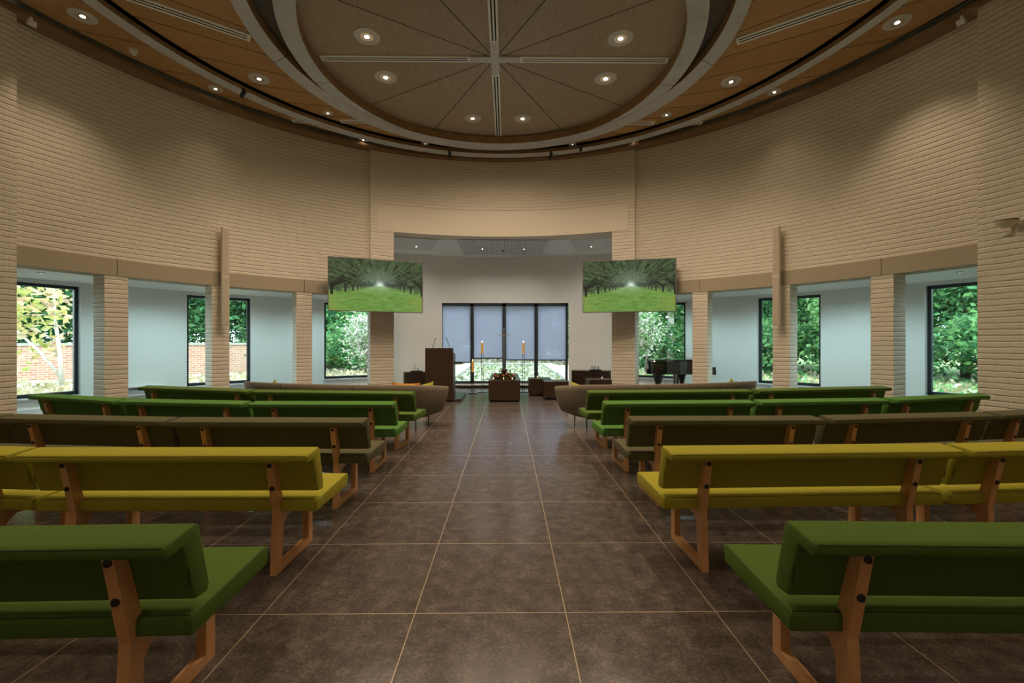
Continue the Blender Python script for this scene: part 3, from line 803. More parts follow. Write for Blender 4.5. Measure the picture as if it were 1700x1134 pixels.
cushion(-1.42, 7.49, .545, .36, .40, R_(40), .28, -.14, M['lime'], 'pale lime cushion beside the orange one on the left sofa')
cushion(-3.96, 7.55, .525, .40, .40, R_(-33), .16, .72, M['lime'], 'lime cushion standing on its corner at the far left end of the left sofa')
cushion(1.22, 7.52, .535, .36, .40, R_(-50), .28, .22, M['lime'], 'lime cushion with one corner up at the aisle end of the right sofa')
cushion(3.93, 7.68, .525, .40, .40, R_(35), .16, .72, M['lime'], 'lime cushion standing on its corner at the outer end of the right sofa')
cushion(4.22, 7.98, .55, .36, .34, R_(42), .16, .05, M['olive'], 'olive grey cushion beside the lime one at the outer end of the right sofa')

# ------------------------------------------------------------------ televisions
GW, GH = 250, 142
def vnoise(u, v, sx_, sy_, seed):
    r = np.random.default_rng(seed); g_ = r.random((int(sy_) + 3, int(sx_) + 3))
    x, y = u * sx_, v * sy_; xi, yi = x.astype(int), y.astype(int); fx_, fy_ = x - xi, y - yi
    fx_ = fx_ * fx_ * (3 - 2 * fx_); fy_ = fy_ * fy_ * (3 - 2 * fy_)
    return (g_[yi, xi] * (1 - fx_) + g_[yi, xi + 1] * fx_) * (1 - fy_) + (g_[yi + 1, xi] * (1 - fx_) + g_[yi + 1, xi + 1] * fx_) * fy_
def picture():
    U, V = np.meshgrid((np.arange(GW) + .5) / GW, (np.arange(GH) + .5) / GH)   # V from the bottom
    X = (U - .53) * 2; ax = np.abs(X)
    d = np.sqrt(X ** 2 + ((V - .49) * 1.5) ** 2)
    fine = .5 * vnoise(U, V, 120, 70, 1) + .3 * vnoise(U, V, 50, 32, 2) + .2 * vnoise(U, V, 18, 12, 3)
    th_ = np.arctan2((V - .47) * 1.1, X); lr = np.log(d + .03)
    streak = vnoise(np.clip(th_ / PI, 0, 1), np.clip((lr + 3.6) / 4.2, 0, 1), 90, 14, 21)
    fine = np.clip(.62 * fine + .38 * streak, 0, 1)
    img = np.zeros((GH, GW, 3))
    dark = np.array([.010, .018, .008]); mid = np.array([.11, .165, .075]); haze = np.array([.33, .44, .33])
    k = np.clip(fine * 1.7 - .45, 0, 1)[..., None]
    can = dark * (1 - k) + mid * k
    hz = .8 * np.clip(1.0 - d * 1.5, 0, 1)[..., None] ** 1.6
    can = can * (1 - hz) + (haze * (.55 + .5 * fine[..., None])) * hz
    img[:] = can
    sky = np.exp(-((X / .07) ** 2 + ((V - .505) / .06) ** 2))[..., None]
    img = img * (1 - sky) + np.array([.80, .92, .85]) * sky
    gl_ = .500 - .165 * ax + .012 * (vnoise(U, V, 40, 4, 9) - .5)
    gr = (V < gl_)
    gn = .5 * vnoise(U, V, 40, 90, 5) + .5 * vnoise(U, V, 14, 40, 6)
    g1_, g2_, g3_ = np.array([.10, .22, .035]), np.array([.19, .35, .08]), np.array([.27, .30, .06])
    kk = np.clip(gn * 1.4 - .2, 0, 1)[..., None]
    gc = g1_ * (1 - kk) + g2_ * kk
    yl = np.clip((ax * 1.2 + vnoise(U, V, 8, 16, 8) - 1.15) * .8, 0, .6)[..., None]
    gc = gc * (1 - yl) + g3_ * yl
    bl = np.clip(1 - (.49 - V) / .16, 0, 1)[..., None] * np.clip(1 - ax * 2.0, 0, 1)[..., None]
    gc = gc * (1 - .5 * bl) + np.array([.50, .66, .40]) * .5 * bl
    img[gr] = gc[gr]
    r = np.random.default_rng(3)
    for s in (-1, 1):
        for i in range(13, -1, -1):
            z = 1.0 + i * .38; x = s * (1.0 if s < 0 else .94) / z; yg = .500 - .165 * abs(x) - .030 / z
            wd = .034 / z; ht = .20 / z
            fade = min(1, .05 + .07 * i); colr = np.array([.010, .010, .009]) * (1 - fade) + np.array([.09, .13, .09]) * fade
            hh = (V - yg) / ht
            gap = (np.abs(X - x) < .10 / z) & (hh > .05) & (hh < .45) & (V > gl_)
            img[gap] = img[gap] * .45 + np.array([.20, .34, .10]) * .55
            m_ = (np.abs(X - x) < wd * (.85 + .9 * np.clip((hh - .6) * 2, 0, 1) + .5 * np.clip(.12 - hh, 0, 1))) & (hh > 0) & (hh < 1)
            img[m_] = colr
            for b_ in range(8):
                ang = r.uniform(.35, 1.15); L = r.uniform(.35, .95) / z
                bx, by = x, yg + ht * r.uniform(.65, 1.0); dx_, dy_ = -s * math.cos(ang) * (1 if r.random() < .8 else -.7), math.sin(ang) * .75
                t = np.clip(((X - bx) * dx_ + (V - by) * dy_) / (dx_ ** 2 + dy_ ** 2), 0, L)
                dd = np.sqrt((X - bx - t * dx_) ** 2 + ((V - by - t * dy_) * 1.2) ** 2)
                mm = (dd < (.016 / z) * (1 - .85 * t / L)) & (fine < .66)
                img[mm] = img[mm] * .25 + colr * .75
    return img
IMG = picture()
def screen_mesh(w, h):
    xs = np.linspace(-w / 2, w / 2, GW + 1); zs = np.linspace(-h / 2, h / 2, GH + 1)
    XX, ZZ = np.meshgrid(xs, zs); V = np.stack([XX.ravel(), np.zeros(XX.size), ZZ.ravel()], 1)
    ii, jj = np.meshgrid(np.arange(GW), np.arange(GH)); a = (jj * (GW + 1) + ii).ravel()
    F = np.stack([a, a + 1, a + GW + 2, a + GW + 1], 1)
    me = bpy.data.meshes.new('screen'); me.from_pydata(V.tolist(), [], F.tolist())
    at = me.color_attributes.new('picture', 'FLOAT_COLOR', 'CORNER')
    c = np.ones((GW * GH, 4, 4)); c[..., :3] = IMG.reshape(-1, 1, 3)
    at.data.foreach_set('color', c.ravel()); return me
m = bpy.data.materials.new('screen_picture'); m.use_nodes = True; nt = m.node_tree; bs = nt.nodes['Principled BSDF']
at = nt.nodes.new('ShaderNodeAttribute'); at.attribute_name = 'picture'
bs.inputs['Base Color'].default_value = (.01, .01, .01, 1); bs.inputs['Roughness'].default_value = .3
link(nt, at.outputs['Color'], bs.inputs['Emission Color']); bs.inputs['Emission Strength'].default_value = .85; M['screen'] = m
SM = None
for (xl, yl), (xr, yr), lab in (((-4.05 + .099, 9.62 + .042), (-2.122 + .107, 10.42 + .022), 'wide flat television on the pier left of the chancel, showing a tree avenue'),
                              ((1.657 + .106, 10.29 - .017), (3.69 + .101, 9.83 - .038), 'wide flat television on the pier right of the chancel, showing a tree avenue')):
    dx_, dy_ = xr - xl, yr - yl; W = math.hypot(dx_, dy_); H = 1.204; zc = 2.718
    root = empty('television', ((xl + xr) / 2, (yl + yr) / 2, zc), math.atan2(dy_, dx_)); tag(root, lab, 'television', 'televisions flanking the chancel')
    MB().box((0, .03, 0), (W, .05, H)).build('housing', M['black'], root, bevel=(.006, 2))
    bz = MB(); bt = .018
    bz.box((0, .0, H / 2 - bt / 2), (W, .016, bt)); bz.box((0, .0, -H / 2 + bt / 2), (W, .016, bt)); bz.box((-W / 2 + bt / 2, 0, 0), (bt, .016, H)); bz.box((W / 2 - bt / 2, 0, 0), (bt, .016, H))
    bz.build('bezel', mat('grey_bezel', (.16, .15, .16), .4), root)
    if SM is None: SM = screen_mesh(W - 2 * bt, H - 2 * bt); SM.materials.append(M['screen'])
    so = bpy.data.objects.new('screen', SM); COL.objects.link(so); so.parent = root; so.location = (0, .002, 0)
    a_c = math.degrees(math.atan2((xl + xr) / 2 - CX, (yl + yr) / 2 - CY))
    MB().box((0, .17, 0), (.5, .24, .12)).box((0, .06, 0), (.6, .02, .5)).build('wall_bracket', M['steel_dark'], root)

# ------------------------------------------------------------------ speaker columns
for s, nm_ in ((-1, 'left'), (1, 'right')):
    p = pol(RI - .155, s * 50.55); root = empty('speaker_column', (p.x, p.y, 2.725), -R_(rel(s * 50.55))); tag(root, 'tall slim cream speaker column on the %s wall pier' % nm_, 'speaker')
    MB().box((0, .015, 0), (.125, .07, 1.95)).build('cabinet', M['cream_paint'], root, bevel=(.008, 2))
    for z in (-.485, .485): MB().box((0, -.022, z), (.100, .012, .93)).build('grille', M['cream_front'], root)
    MB().box((0, .115, .35), (.06, .10, .12)).box((0, .115, -.55), (.06, .10, .12)).build('wall_bracket', M['cream_paint'], root)

# wall-mounted sensor lamps on the near brick faces
for s, nm_ in ((-1, 'left'), (1, 'right')):
    p = pol(6.97, s * 77.8); z = 2.89
    root = empty('wall_sensor', (p.x, p.y, z), -R_(rel(s * 77.8))); tag(root, 'cream wall unit with a round eye on the near %s brick pier' % nm_, 'wall unit')
    # local -y points into the hall
    MB().box((0, -.02, .03), (.17, .04, .10)).build('wall_plate', M['cream_paint'], root, bevel=(.006, 2))
    MB().box((0, -.14, .045), (.13, .22, .07)).build('arm_box', M['cream_paint'], root, bevel=(.01, 2))
    MB().lathe([(.005, -.055), (.05, -.045), (.085, -.012), (.108, .02), (.112, .03)], (0, -.33, .035), 24).build('head', M['cream_paint'], root, smooth=True)
    MB().lathe([(.113, .030), (.113, .042), (.10, .044)], (0, -.33, .035), 24).build('dark_rim', M['black'], root)
    MB().lathe([(.105, .045), (.08, .056), (.02, .062)], (0, -.33, .035), 24).build('cap', M['cream_paint'], root, smooth=True)
    MB().tube([(0, -.20, .01), (0, -.20, -.05), (0, -.24, -.095), (0, -.29, -.10)], [.03, .03, .032, .035], 12).build('curved_arm', M['cream_paint'], root, smooth=True)
    MB().lathe([(.042, -.03), (.046, 0), (.02, .03)], (0, -.31, -.10), 20).build('round_eye', M['fitting'], root, smooth=True)
    MB().lathe([(.018, -.012), (.02, 0), (.008, .012)], (0, -.15, -.005), 14).build('lens', M['fitting'], root, smooth=True)

# ------------------------------------------------------------------ chancel furniture
# catafalque
root = empty('catafalque', (-.075, 11.55, 0)); tag(root, 'dark wood catafalque block in the middle of the chancel, carrying flowers', 'catafalque')
MB().box((0, 0, .275), (.75, 2.34, .46)).build('body', M['walnut_h'], root, bevel=(.004, 1))
MB().box((0, 0, .513), (.752, 2.342, .016)).build('top', M['walnut_top'], root, bevel=(.003, 1))
MB().box((0, 0, .0225), (.68, 2.26, .045)).build('plinth', M['black'], root)
ZK = .521
root = empty('flower_tray', (-.07, 10.66, ZK)); tag(root, 'low black tray under the flower arrangement on the catafalque', 'tray')
MB().box((0, 0, .012), (.50, .24, .012)).box((0, -.115, .025), (.50, .012, .03)).box((0, .115, .025), (.50, .012, .03)).build('dish', M['black'], root)
MB().box((0, 0, .003), (.46, .2, .006)).build('foot', M['black'], root)
def tint_mesh(name, V, F, C, parent=None):
    me = bpy.data.meshes.new(name); me.from_pydata(V, [], F)
    at_ = me.color_attributes.new('tint', 'FLOAT_COLOR', 'POINT')
    at_.data.foreach_set('color', np.c_[np.array(C), np.ones(len(C))].ravel()); me.materials.append(M['leaf'])
    o = bpy.data.objects.new(name, me); COL.objects.link(o)
    if parent: o.parent = parent
    return o
def leaf_cloud(name, centers, size, cols, parent=None, aspect=.55, up=.3, loc=None):
    n_ = len(centers); c = np.asarray(centers, float)
    d = rng.normal(size=(n_, 3)); d[:, 2] *= .7; d /= np.linalg.norm(d, axis=1)[:, None]
    e = rng.normal(size=(n_, 3)); e -= (e * d).sum(1)[:, None] * d; e /= np.linalg.norm(e, axis=1)[:, None]
    s_ = size * rng.uniform(.6, 1.3, (n_, 1))
    nrm = np.cross(d, e)
    V = np.stack([c, c + d * s_ * .5 + e * s_ * aspect * .5 + nrm * s_ * .08, c + d * s_, c + d * s_ * .5 - e * s_ * aspect * .5 + nrm * s_ * .08], 1).reshape(-1, 3)
    F = np.arange(4 * n_).reshape(-1, 4)
    cols = np.asarray(cols); ci = cols[rng.integers(0, len(cols), n_)] * rng.uniform(.75, 1.25, (n_, 1))
    C = np.repeat(ci, 4, 0)
    return tint_mesh(name, V.tolist(), F.tolist(), np.clip(C, 0, 1), parent)
root = empty('flower_arrangement', (-.07, 10.66, ZK + .02)); tag(root, 'low arrangement of red and pink flowers with dark leaves on the black tray', 'flowers')
pts = []
for k in range(420):
    a = rng.uniform(0, 2 * PI); r = rng.uniform(0, 1) ** .6; pts.append((.26 * r * math.cos(a), .13 * r * math.sin(a), .015 + .16 * (1 - r) ** .8 * rng.uniform(.5, 1)))
leaf_cloud('foliage', pts, .06, [(.05, .10, .02), (.16, .20, .03), (.10, .05, .03), (.25, .26, .06)], root)
pts = [(.09 * rng.normal() * .5 + -.03, .04 * rng.normal(), .15 + .07 * rng.uniform()) for k in range(160)]
leaf_cloud('dark_sprigs', pts, .045, [(.14, .05, .04), (.08, .06, .03)], root)
for k, (x, y, z, rad, cl) in enumerate([(-.25, -.05, .06, .03, 0), (-.22, -.08, .12, .025, 0), (.05, -.10, .10, .032, 1), (.13, -.03, .17, .03, 0), (.10, -.10, .06, .028, 2), (-.10, -.11, .05, .026, 2), (.24, -.06, .07, .03, 1), (.20, -.1, .09, .024, 1), (-.03, -.11, .07, .03, 2), (.02, -.02, .15, .03, 1), (-.16, -.09, .05, .024, 1), (.16, -.1, .04, .022, 2)]):
    mt = [M.setdefault('rose', mat('deep_red_petals', (.30, .012, .035), .6)), M.setdefault('pink', mat('pink_petals', (.55, .05, .13), .6)), M.setdefault('salmon', mat('salmon_petals', (.55, .13, .08), .6))][cl]
    f = MB()
    for q in range(6):
        a = q * PI / 3; c_ = Vector((math.cos(a), math.sin(a), 0))
        t_ = Vector((-math.sin(a), math.cos(a), 0))
        f.add([(0, 0, 0), tuple(c_ * rad * .7 + t_ * rad * .45 + Vector((0, 0, rad * .5))), tuple(c_ * rad * 1.1 + Vector((0, 0, rad * .8))), tuple(c_ * rad * .7 - t_ * rad * .45 + Vector((0, 0, rad * .5)))], [(0, 1, 2, 3)])
    f.lathe([(.002, 0), (rad * .45, rad * .3), (rad * .4, rad * .75), (.002, rad * .9)], n=8)
    o = f.build('flower', mt, root); o.location = (x, y, z); o.rotation_euler = (.9 * rng.uniform(-.3, 1), rng.uniform(-.5, .5), 0)

def tealight(x, y, z, label, sc_=1.0):
    root = empty('tealight_glass', (x, y, z)); tag(root, label, 'tealight', 'tealight glasses')
    r, h = .032 * sc_, .075 * sc_
    MB().lathe([(r * .9, .0), (r, .006), (r, h), (r - .003, h), (r - .003, .008), (.002, .008)], n=20).build('glass_cup', M['clear'], root, smooth=False)
    MB().lathe([(.019, .009), (.019, .027), (.004, .027)], n=14).build('candle', M['wax'], root)
    MB().lathe([(.001, .026), (.006, .036), (.003, .052), (.0005, .062)], n=8).build('flame', M['flame'], root)
tealight(-.335, 10.44, ZK, 'lit tealight glass at the left front corner of the catafalque')
tealight(-.09, 10.44, ZK, 'lit tealight glass at the middle front edge of the catafalque')
tealight(.115, 10.44, ZK, 'lit tealight glass at the right front corner of the catafalque')
def block(x, y, w, d, h, rz, label):
    root = empty('side_table', (x, y, 0), rz); tag(root, label, 'low table', 'dark cube tables of the chancel')
    MB().box((0, 0, (h - .02 + .05) / 2), (w, d, h - .02 - .05)).build('body', M['walnut_h'], root, bevel=(.003, 1))
    MB().box((0, 0, h - .01), (w + .002, d + .002, .02)).build('top', M['walnut_top'], root, bevel=(.003, 1))
    MB().box((0, 0, .025), (w - .06, d - .06, .05)).build('plinth', M['black'], root)
block(.86, 11.83, .58, .60, .455, 0, 'low dark cube table between the catafalque and the right corner of the window, further back')
block(1.21, 11.08, .60, .60, .453, 0, 'low dark cube table right of the catafalque, nearer the camera than its twin')
block(2.42, 11.55, .62, .62, .455, 0, 'low dark cube table partly hidden by the right brick pier')
tealight(.80, 11.75, .455, 'tealight glass on the further of the two cube tables right of the catafalque')
tealight(1.27, 11.0, .453, 'tealight glass on the nearer of the two cube tables right of the catafalque')
tealight(2.47, 11.42, .455, 'tealight glass on the cube table beside the right brick pier', 1.2)
def cabinet(x0, x1, yf, d, h, rz, label, px, py):
    root = empty('sideboard', (px, py, 0), rz); tag(root, label, 'sideboard')
    w = x1 - x0
    MB().box((0, 0, h / 2 + .02), (w - .07, d, h - .08)).build('body', M['walnut_h'], root, bevel=(.003, 1))
    MB().box((0, 0, h - .01), (w, d + .02, .022)).build('top', M['walnut_top'], root)
    MB().box((0, 0, .03), (w - .12, d - .06, .06)).build('plinth', M['black'], root)
    for s in (-1, 1): MB().box((s * (w / 2 - .016), 0, h / 2), (.03, d + .015, h - .022)).build('side_panel', M['walnut'], root)
    for s in (-1, 1): MB().box((s * (w / 4 - .018), -d / 2 - .008, h / 2 + .02), (w / 2 - .045, .018, h - .13)).build('door', M['walnut_h'], root)
    return root
cabinet(0, 1.10, 0, .42, .565, R_(13), 'dark sideboard with water carafes behind the lectern', -2.45, 12.72)
cabinet(0, 1.10, 0, .42, .61, R_(-13), 'dark sideboard with glasses beside the right brick pier', 2.42, 12.60)
def tray(x, y, z, label, rz=0):
    root = empty('tray', (x, y, z), rz); tag(root, label, 'tray'); MB().box((0, 0, .008), (.30, .18, .014)).build('base', M['black'], root); 
    r_ = MB(); r_.box((0, .09, .016), (.30, .01, .03)); r_.box((0, -.09, .016), (.30, .01, .03)); r_.box((.15, 0, .016), (.01, .18, .03)); r_.box((-.15, 0, .016), (.01, .18, .03)); r_.build('rim', M['black'], root)
def glassware(x, y, z, h, r, label, name='carafe', neck=True):
    prof = [(r * .9, 0), (r, .01), (r, h * .4), (r * .35, h * .62), (r * .33, h * .9), (r * .45, h)] if neck else [(r * .8, 0), (r, h), (r * .94, h), (r * .74, .006)]
    o = MB().lathe(prof, n=18).build(name, M['clear'], loc=(x, y, z), smooth=True); tag(o, label, 'glassware'); return o
tray(-2.62, 12.60, .567, 'small black tray near the left end of the left sideboard')
tray(-2.10, 12.74, .567, 'small black tray on the left sideboard, close to the lectern')
glassware(-2.67, 12.62, .583, .24, .04, 'clear glass carafe on the left sideboard, leftmost')
glassware(-2.56, 12.58, .583, .11, .035, 'drinking glass beside the leftmost carafe', 'drinking_glass', False)
glassware(-2.17, 12.74, .583, .24, .04, 'clear glass carafe on the left sideboard nearest the lectern')
tray(2.50, 12.44, .612, 'small black tray on the right sideboard')
for k, x in enumerate((2.41, 2.49, 2.58)): glassware(x, 12.44, .628, .11, .033, ['left', 'middle', 'right'][k] + ' of three drinking glasses on the right sideboard', 'drinking_glass', False)

# lectern
root = empty('lectern', (-1.62, 10.72, 0)); tag(root, 'tall dark wood lectern left of the catafalque with two microphones', 'lectern')
MB().box((0, -.30, .665), (.665, .04, 1.24)).build('front_panel', M['walnut'], root, bevel=(.003, 1))
for s in (-1, 1): MB().box((s * .315, -.08, .60), (.035, .40, 1.10)).build('side_panel', M['walnut'], root)
MB().box((0, -.06, 1.17), (.60, .46, .03), rx=-.16).build('reading_top', M['walnut_top'], root)
MB().box((0, -.05, .80), (.60, .40, .025)).build('shelf', M['walnut'], root)
MB().box((.43, -.12, .93), (.24, .34, .045)).build('side_shelf', M['walnut'], root)
MB().box((.08, .42, .035), (.86, 1.40, .07)).build('platform', M['walnut_top'], root, bevel=(.003, 1))
for s in (-1, 1):
    x = -.21 + (0 if s < 0 else .46)
    mc = MB().tube([(x, -.10, 1.18), (x + .02 * -s, -.12, 1.28), (x - s * .09, -.16, 1.49)], .006, 8).build('microphone', M['black'], root)
    MB().tube([(x - s * .09, -.16, 1.49), (x - s * .105, -.168, 1.525)], [.009, .011], 10).build('capsule', M['black'], mc)

# candle stands
def candle_stand(x, y, zc, h, label, stand_label):
    root = empty('candle_stand', (x, y, 0)); tag(root, stand_label, 'candle stand', 'steel candle stands')
    MB().box((0, 0, .012), (.27, .27, .024)).build('base', M['steel_dark'], root)
    for s in (-1, 1): MB().tube([(s * .026, 0, .02), (s * .026, 0, zc)], .008, 8).build('rod', M['steel_dark'], root)
    MB().lathe([(.085, zc), (.085, zc + .006)], n=24).build('drip_plate', M['metal'], root)
    c = empty('candle', (x, y, zc + .006)); tag(c, label, 'candle', 'thick honey coloured candles')
    MB().lathe([(.036, 0), (.036, h - .004), (.032, h), (.01, h - .006)], n=20).build('wax', M['wax'], c)
    MB().tube([(0, 0, h - .008), (0, 0, h + .012)], .0025, 6).build('wick', M['black'], c)
    MB().lathe([(.002, h + .008), (.010, h + .022), (.006, h + .045), (.001, h + .06)], n=10).build('flame', M['flame'], c)
candle_stand(-.72, 12.5, 1.087, .31, 'honey candle burning on the tall stand left of the catafalque', 'tall twin rod candle stand left of the catafalque')
candle_stand(.455, 12.5, 1.087, .31, 'honey candle burning on the tall stand right of the catafalque', 'tall twin rod candle stand right of the catafalque')
candle_stand(-.96, 12.15, .593, .29, 'honey candle burning on the short stand beside the lectern', 'short twin rod candle stand between the lectern and the catafalque')
root = empty('standing_cross', (-.105, 13.1, 0)); tag(root, 'slim metal cross standing behind the catafalque in front of the window', 'cross')
MB().tube([(0, 0, .02), (0, 0, 1.86)], .014, 10).build('post', M['metal'], root); MB().tube([(-.16, 0, 1.625), (.16, 0, 1.625)], .011, 10).build('crossbar', M['brass'], root)
MB().box((0, 0, .012), (.34, .34, .024)).build('base', M['steel_dark'], root)

# grand piano
root = empty('grand_piano', (3.50, 10.62, 0)); tag(root, 'black grand piano behind the right arcade pillars with closed lid', 'piano')
L_ = 1.40
def pshape(o, L=L_):
    pts = [(L + o, -o), (.32, -o), (.10, .03 - o * .7), (-o, .20), (.0 - o, .42), (.14, .66 + o), (.42, .80 + o), (.75, .90 + o), (1.0, 1.12 + o), (1.18, 1.30 + o), (L + o, 1.32 + o)]
    q = catmull([(*p, 0) for p in pts[1:-1]], 6)
    return [(p[0], p[1]) for p in [Vector((*pts[0], 0))] + q + [Vector((*pts[-1], 0))]][::-1]
MB().prism(pshape(0), .635, .96).build('case', M['piano'], root, bevel=(.006, 2))
MB().prism(pshape(.02), .97, 1.0).build('lid', M['piano'], root, bevel=(.006, 2))
for x, y in ((.28, .33), (1.22, .14), (1.22, 1.18)):
    MB().lathe([(.045, .02), (.055, .12), (.05, .3), (.085, .46), (.13, .585), (.13, .645)], (x, y, 0), 12).lathe([(.03, 0), (.03, .03)], (x, y, 0), 10).build('leg', M['piano'], root, smooth=False)
ly = MB()
for y in (.55, .75): ly.box((.85, y, .37), (.05, .05, .57))
ly.box((.85, .65, .10), (.16, .34, .07)); ly.build('pedal_lyre', M['piano'], root)
kb = MB().box((1.48, .66, .68), (.22, 1.32, .10)).box((1.48, .02, .755), (.20, .05, .12)).box((1.48, 1.30, .755), (.20, .05, .12)).build('key_bed', M['piano'], root, bevel=(.006, 2))
MB().box((1.48, .66, .74), (.15, 1.2, .02)).build('keys', M['white_paint'], kb)
MB().box((1.40, .66, .86), (.03, 1.30, .22)).build('fallboard', M['piano'], root)

# radiator on the left ambulatory wall
p = pol(RW - .075, -55.6); root = empty('radiator', (p.x, p.y, .28), -R_(rel(-55.6))); tag(root, 'low grey radiator with white ledge on the wall between the left windows', 'radiator')
MB().box((0, 0, .08), (.85, .10, .15)).build('grille', M['radiator'], root); MB().box((0, -.01, .168), (.90, .15, .022)).build('ledge', M['white_paint'], root); MB().box((0, 0, -.01), (.90, .13, .02)).build('foot_rail', M['white_paint'], root)

# ------------------------------------------------------------------ garden
gd = MB().box((0, 30, -.08), (150, 150, .1)); struct(gd.build('ground', M['ground']))
# brick garden wall on the left
P, Q = Vector((-24.0, 12.0, 0)), Vector((-12.6, 21.6, 0)); d = Q - P; L = d.length
root = empty('garden_wall', tuple((P + Q) / 2), math.atan2(d.y, d.x)); tag(root, 'red brick garden wall with pale coping outside the left windows', 'garden wall')
wl = MB(); z1 = 1.28
for (x0, y0, x1, y1) in ((-L / 2, -.15, L / 2, -.15), (L / 2, .15, -L / 2, .15)):
    wl.add([(x0, y0, -.05), (x1, y1, -.05), (x1, y1, z1), (x0, y0, z1)], [(0, 1, 2, 3)], 0, [[(0, 0), (L, 0), (L, z1), (0, z1)]])
for x, s in ((-L / 2, 1), (L / 2, -1)):
    wl.add([(x, .15 * s, -.05), (x, -.15 * s, -.05), (x, -.15 * s, z1), (x, .15 * s, z1)], [(0, 1, 2, 3)], 0, [[(0, 0), (.3, 0), (.3, z1), (0, z1)]])
wl.build('brickwork', M['redbrick'], root); MB().box((0, 0, z1 + .05), (L + .1, .42, .10)).build('coping', M['kerb'], root)
# kerbs of the planted basin in front of the chancel window
for s, x in ((-1, -2.28), (1, 2.40)):
    o = MB().box((x, 20.3, .06), (.60, 12.0, .12)).build('kerb', M['kerb']); tag(o, 'pale kerb along the %s side of the planted basin outside the chancel window' % ('left' if s < 0 else 'right'), 'kerb')
o = MB().box((.06, 26.6, .06), (5.3, .5, .12)).build('kerb', M['kerb']); tag(o, 'pale kerb across the far end of the planted basin', 'kerb')
o = MB().box((.06, 20.3, .0), (4.1, 12.0, .02)).build('basin_bed', mat('dark_basin_soil', (.27, .27, .19), .9)); tag(o, 'dark planted bed of the basin between the pale kerbs', 'planting bed')
GREEN = [(.055, .18, .075), (.085, .24, .095), (.14, .32, .13), (.04, .14, .065)]
DEEP = [(.03, .10, .04), (.04, .14, .055), (.06, .18, .07)]
LIGHTG = [(.15, .32, .11), (.21, .37, .15), (.10, .25, .095), (.27, .42, .20)]
STRAW = [(.50, .44, .31), (.40, .34, .21), (.58, .55, .47), (.46, .40, .24)]
c = np.c_[rng.uniform(-1.9, 2.0, 850), rng.uniform(14.4, 26.2, 850), rng.uniform(0, .14, 850)]
o = leaf_cloud('basin_planting', c, .17, [(.15, .22, .10), (.22, .27, .15), (.46, .46, .43), (.36, .34, .23), (.30, .32, .21), (.13, .17, .11)]); tag(o, 'low mixed planting with pale flowers in the basin outside the chancel window', 'plants', kind='stuff')
c = np.c_[rng.uniform(-6.5, 6.5, 3500), rng.uniform(27, 37, 3500), rng.uniform(0, .12, 3500)]
o = leaf_cloud('pebble_litter', c, .3, [(.32, .28, .24), (.42, .39, .35), (.20, .16, .13), (.18, .21, .12)]); tag(o, 'pale pebbles and litter beyond the planted basin', 'pebbles', kind='stuff')
a = R_(1) * rng.uniform(-88, -16, 9000); r = rng.uniform(10.6, 18.5, 9000)
o = leaf_cloud('straw_litter', np.c_[CX + r * np.sin(a), CY + r * np.cos(a), rng.uniform(-.02, .07, 9000)], .22, STRAW); tag(o, 'dry straw coloured ground cover outside the left windows', 'ground cover', kind='stuff')
a = R_(1) * rng.uniform(20, 88, 9000); r = rng.uniform(10.6, 19, 9000)
sel = LIGHTG + STRAW
o = leaf_cloud('green_ground_cover', np.c_[CX + r * np.sin(a), CY + r * np.cos(a), rng.uniform(-.02, .07, 9000)], .22, sel); tag(o, 'green and straw ground cover outside the right windows', 'ground cover', kind='stuff')

def crown(n_, rx, rz, blobs, flat=1.0):
    out = []
    for k in range(blobs):
        d_ = rng.normal(size=3); d_ /= np.linalg.norm(d_); f = rng.uniform(.45, .8)
        cc = d_ * np.array([rx * f, rx * f, rz * f]); br = rng.uniform(.35, .55)
        m_ = n_ // blobs
        q = rng.normal(size=(m_, 3)); q /= np.linalg.norm(q, axis=1)[:, None]
        out.append(cc + q * np.array([rx, rx, rz]) * br * rng.uniform(.6, 1.0, (m_, 1)) ** .5)
    return np.concatenate(out)
def tree(name, x, y, h, rx, rz, zc, n_, size, cols, label, group, trunk=.16, bark='bark', cat='tree', blobs=26):
    root = empty(name, (x, y, -.03)); tag(root, label, cat, group)
    t = MB()
    t.tube([(0, 0, 0), (.05, .02, zc * .5), (0, 0, zc + rz * .4)], [trunk, trunk * .8, trunk * .3], 8)
    for k in range(7):
        a_ = rng.uniform(0, 2 * PI); z0_ = zc * rng.uniform(.55, 1.0); l_ = rx * rng.uniform(.5, .85)
        t.tube([(0, 0, z0_), (l_ * .5 * math.cos(a_), l_ * .5 * math.sin(a_), z0_ + l_ * .35), (l_ * math.cos(a_), l_ * math.sin(a_), z0_ + l_ * .9)], [trunk * .45, trunk * .28, trunk * .08], 6)
    t.build('trunk', M[bark], root, smooth=True)
    k_ = n_ // 5
    core = rng.normal(size=(k_, 3)) * np.array([rx, rx, rz]) * .42
    ca = np.concatenate([crown(n_, rx, rz, blobs), core]) + np.array([0, 0, zc])
    ca[:, 2] = np.maximum(ca[:, 2], .15)
    f = leaf_cloud('foliage', ca, np.concatenate([np.full((n_ // blobs * blobs, 1), size), np.full((k_, 1), size * (2.0 if name == 'tree' else 1.3))]), cols, root)
    return root
g = 'trees behind the brick garden wall'
t0 = tree('tree', -22.5, 19.5, 9, 3.4, 3.4, 4.2, 18000, .18, GREEN, 'dense green tree behind the brick garden wall outside the left windows', g)
for x, y, rz_, s_ in ((-27.5, 15.5, 1, 1.0), (-17.5, 23.5, 2.2, 1.0), (-14.2, 27.5, 3.4, 1.1), (-31, 20, 4, 1.3), (-22, 28, 5, 1.5), (-26, 24, 3, 1.2), (-12.6, 25.2, 2.9, .85)): dup(t0, (x, y, -.03), rz_, None, (s_, s_, s_))
g = 'trees outside the right windows'
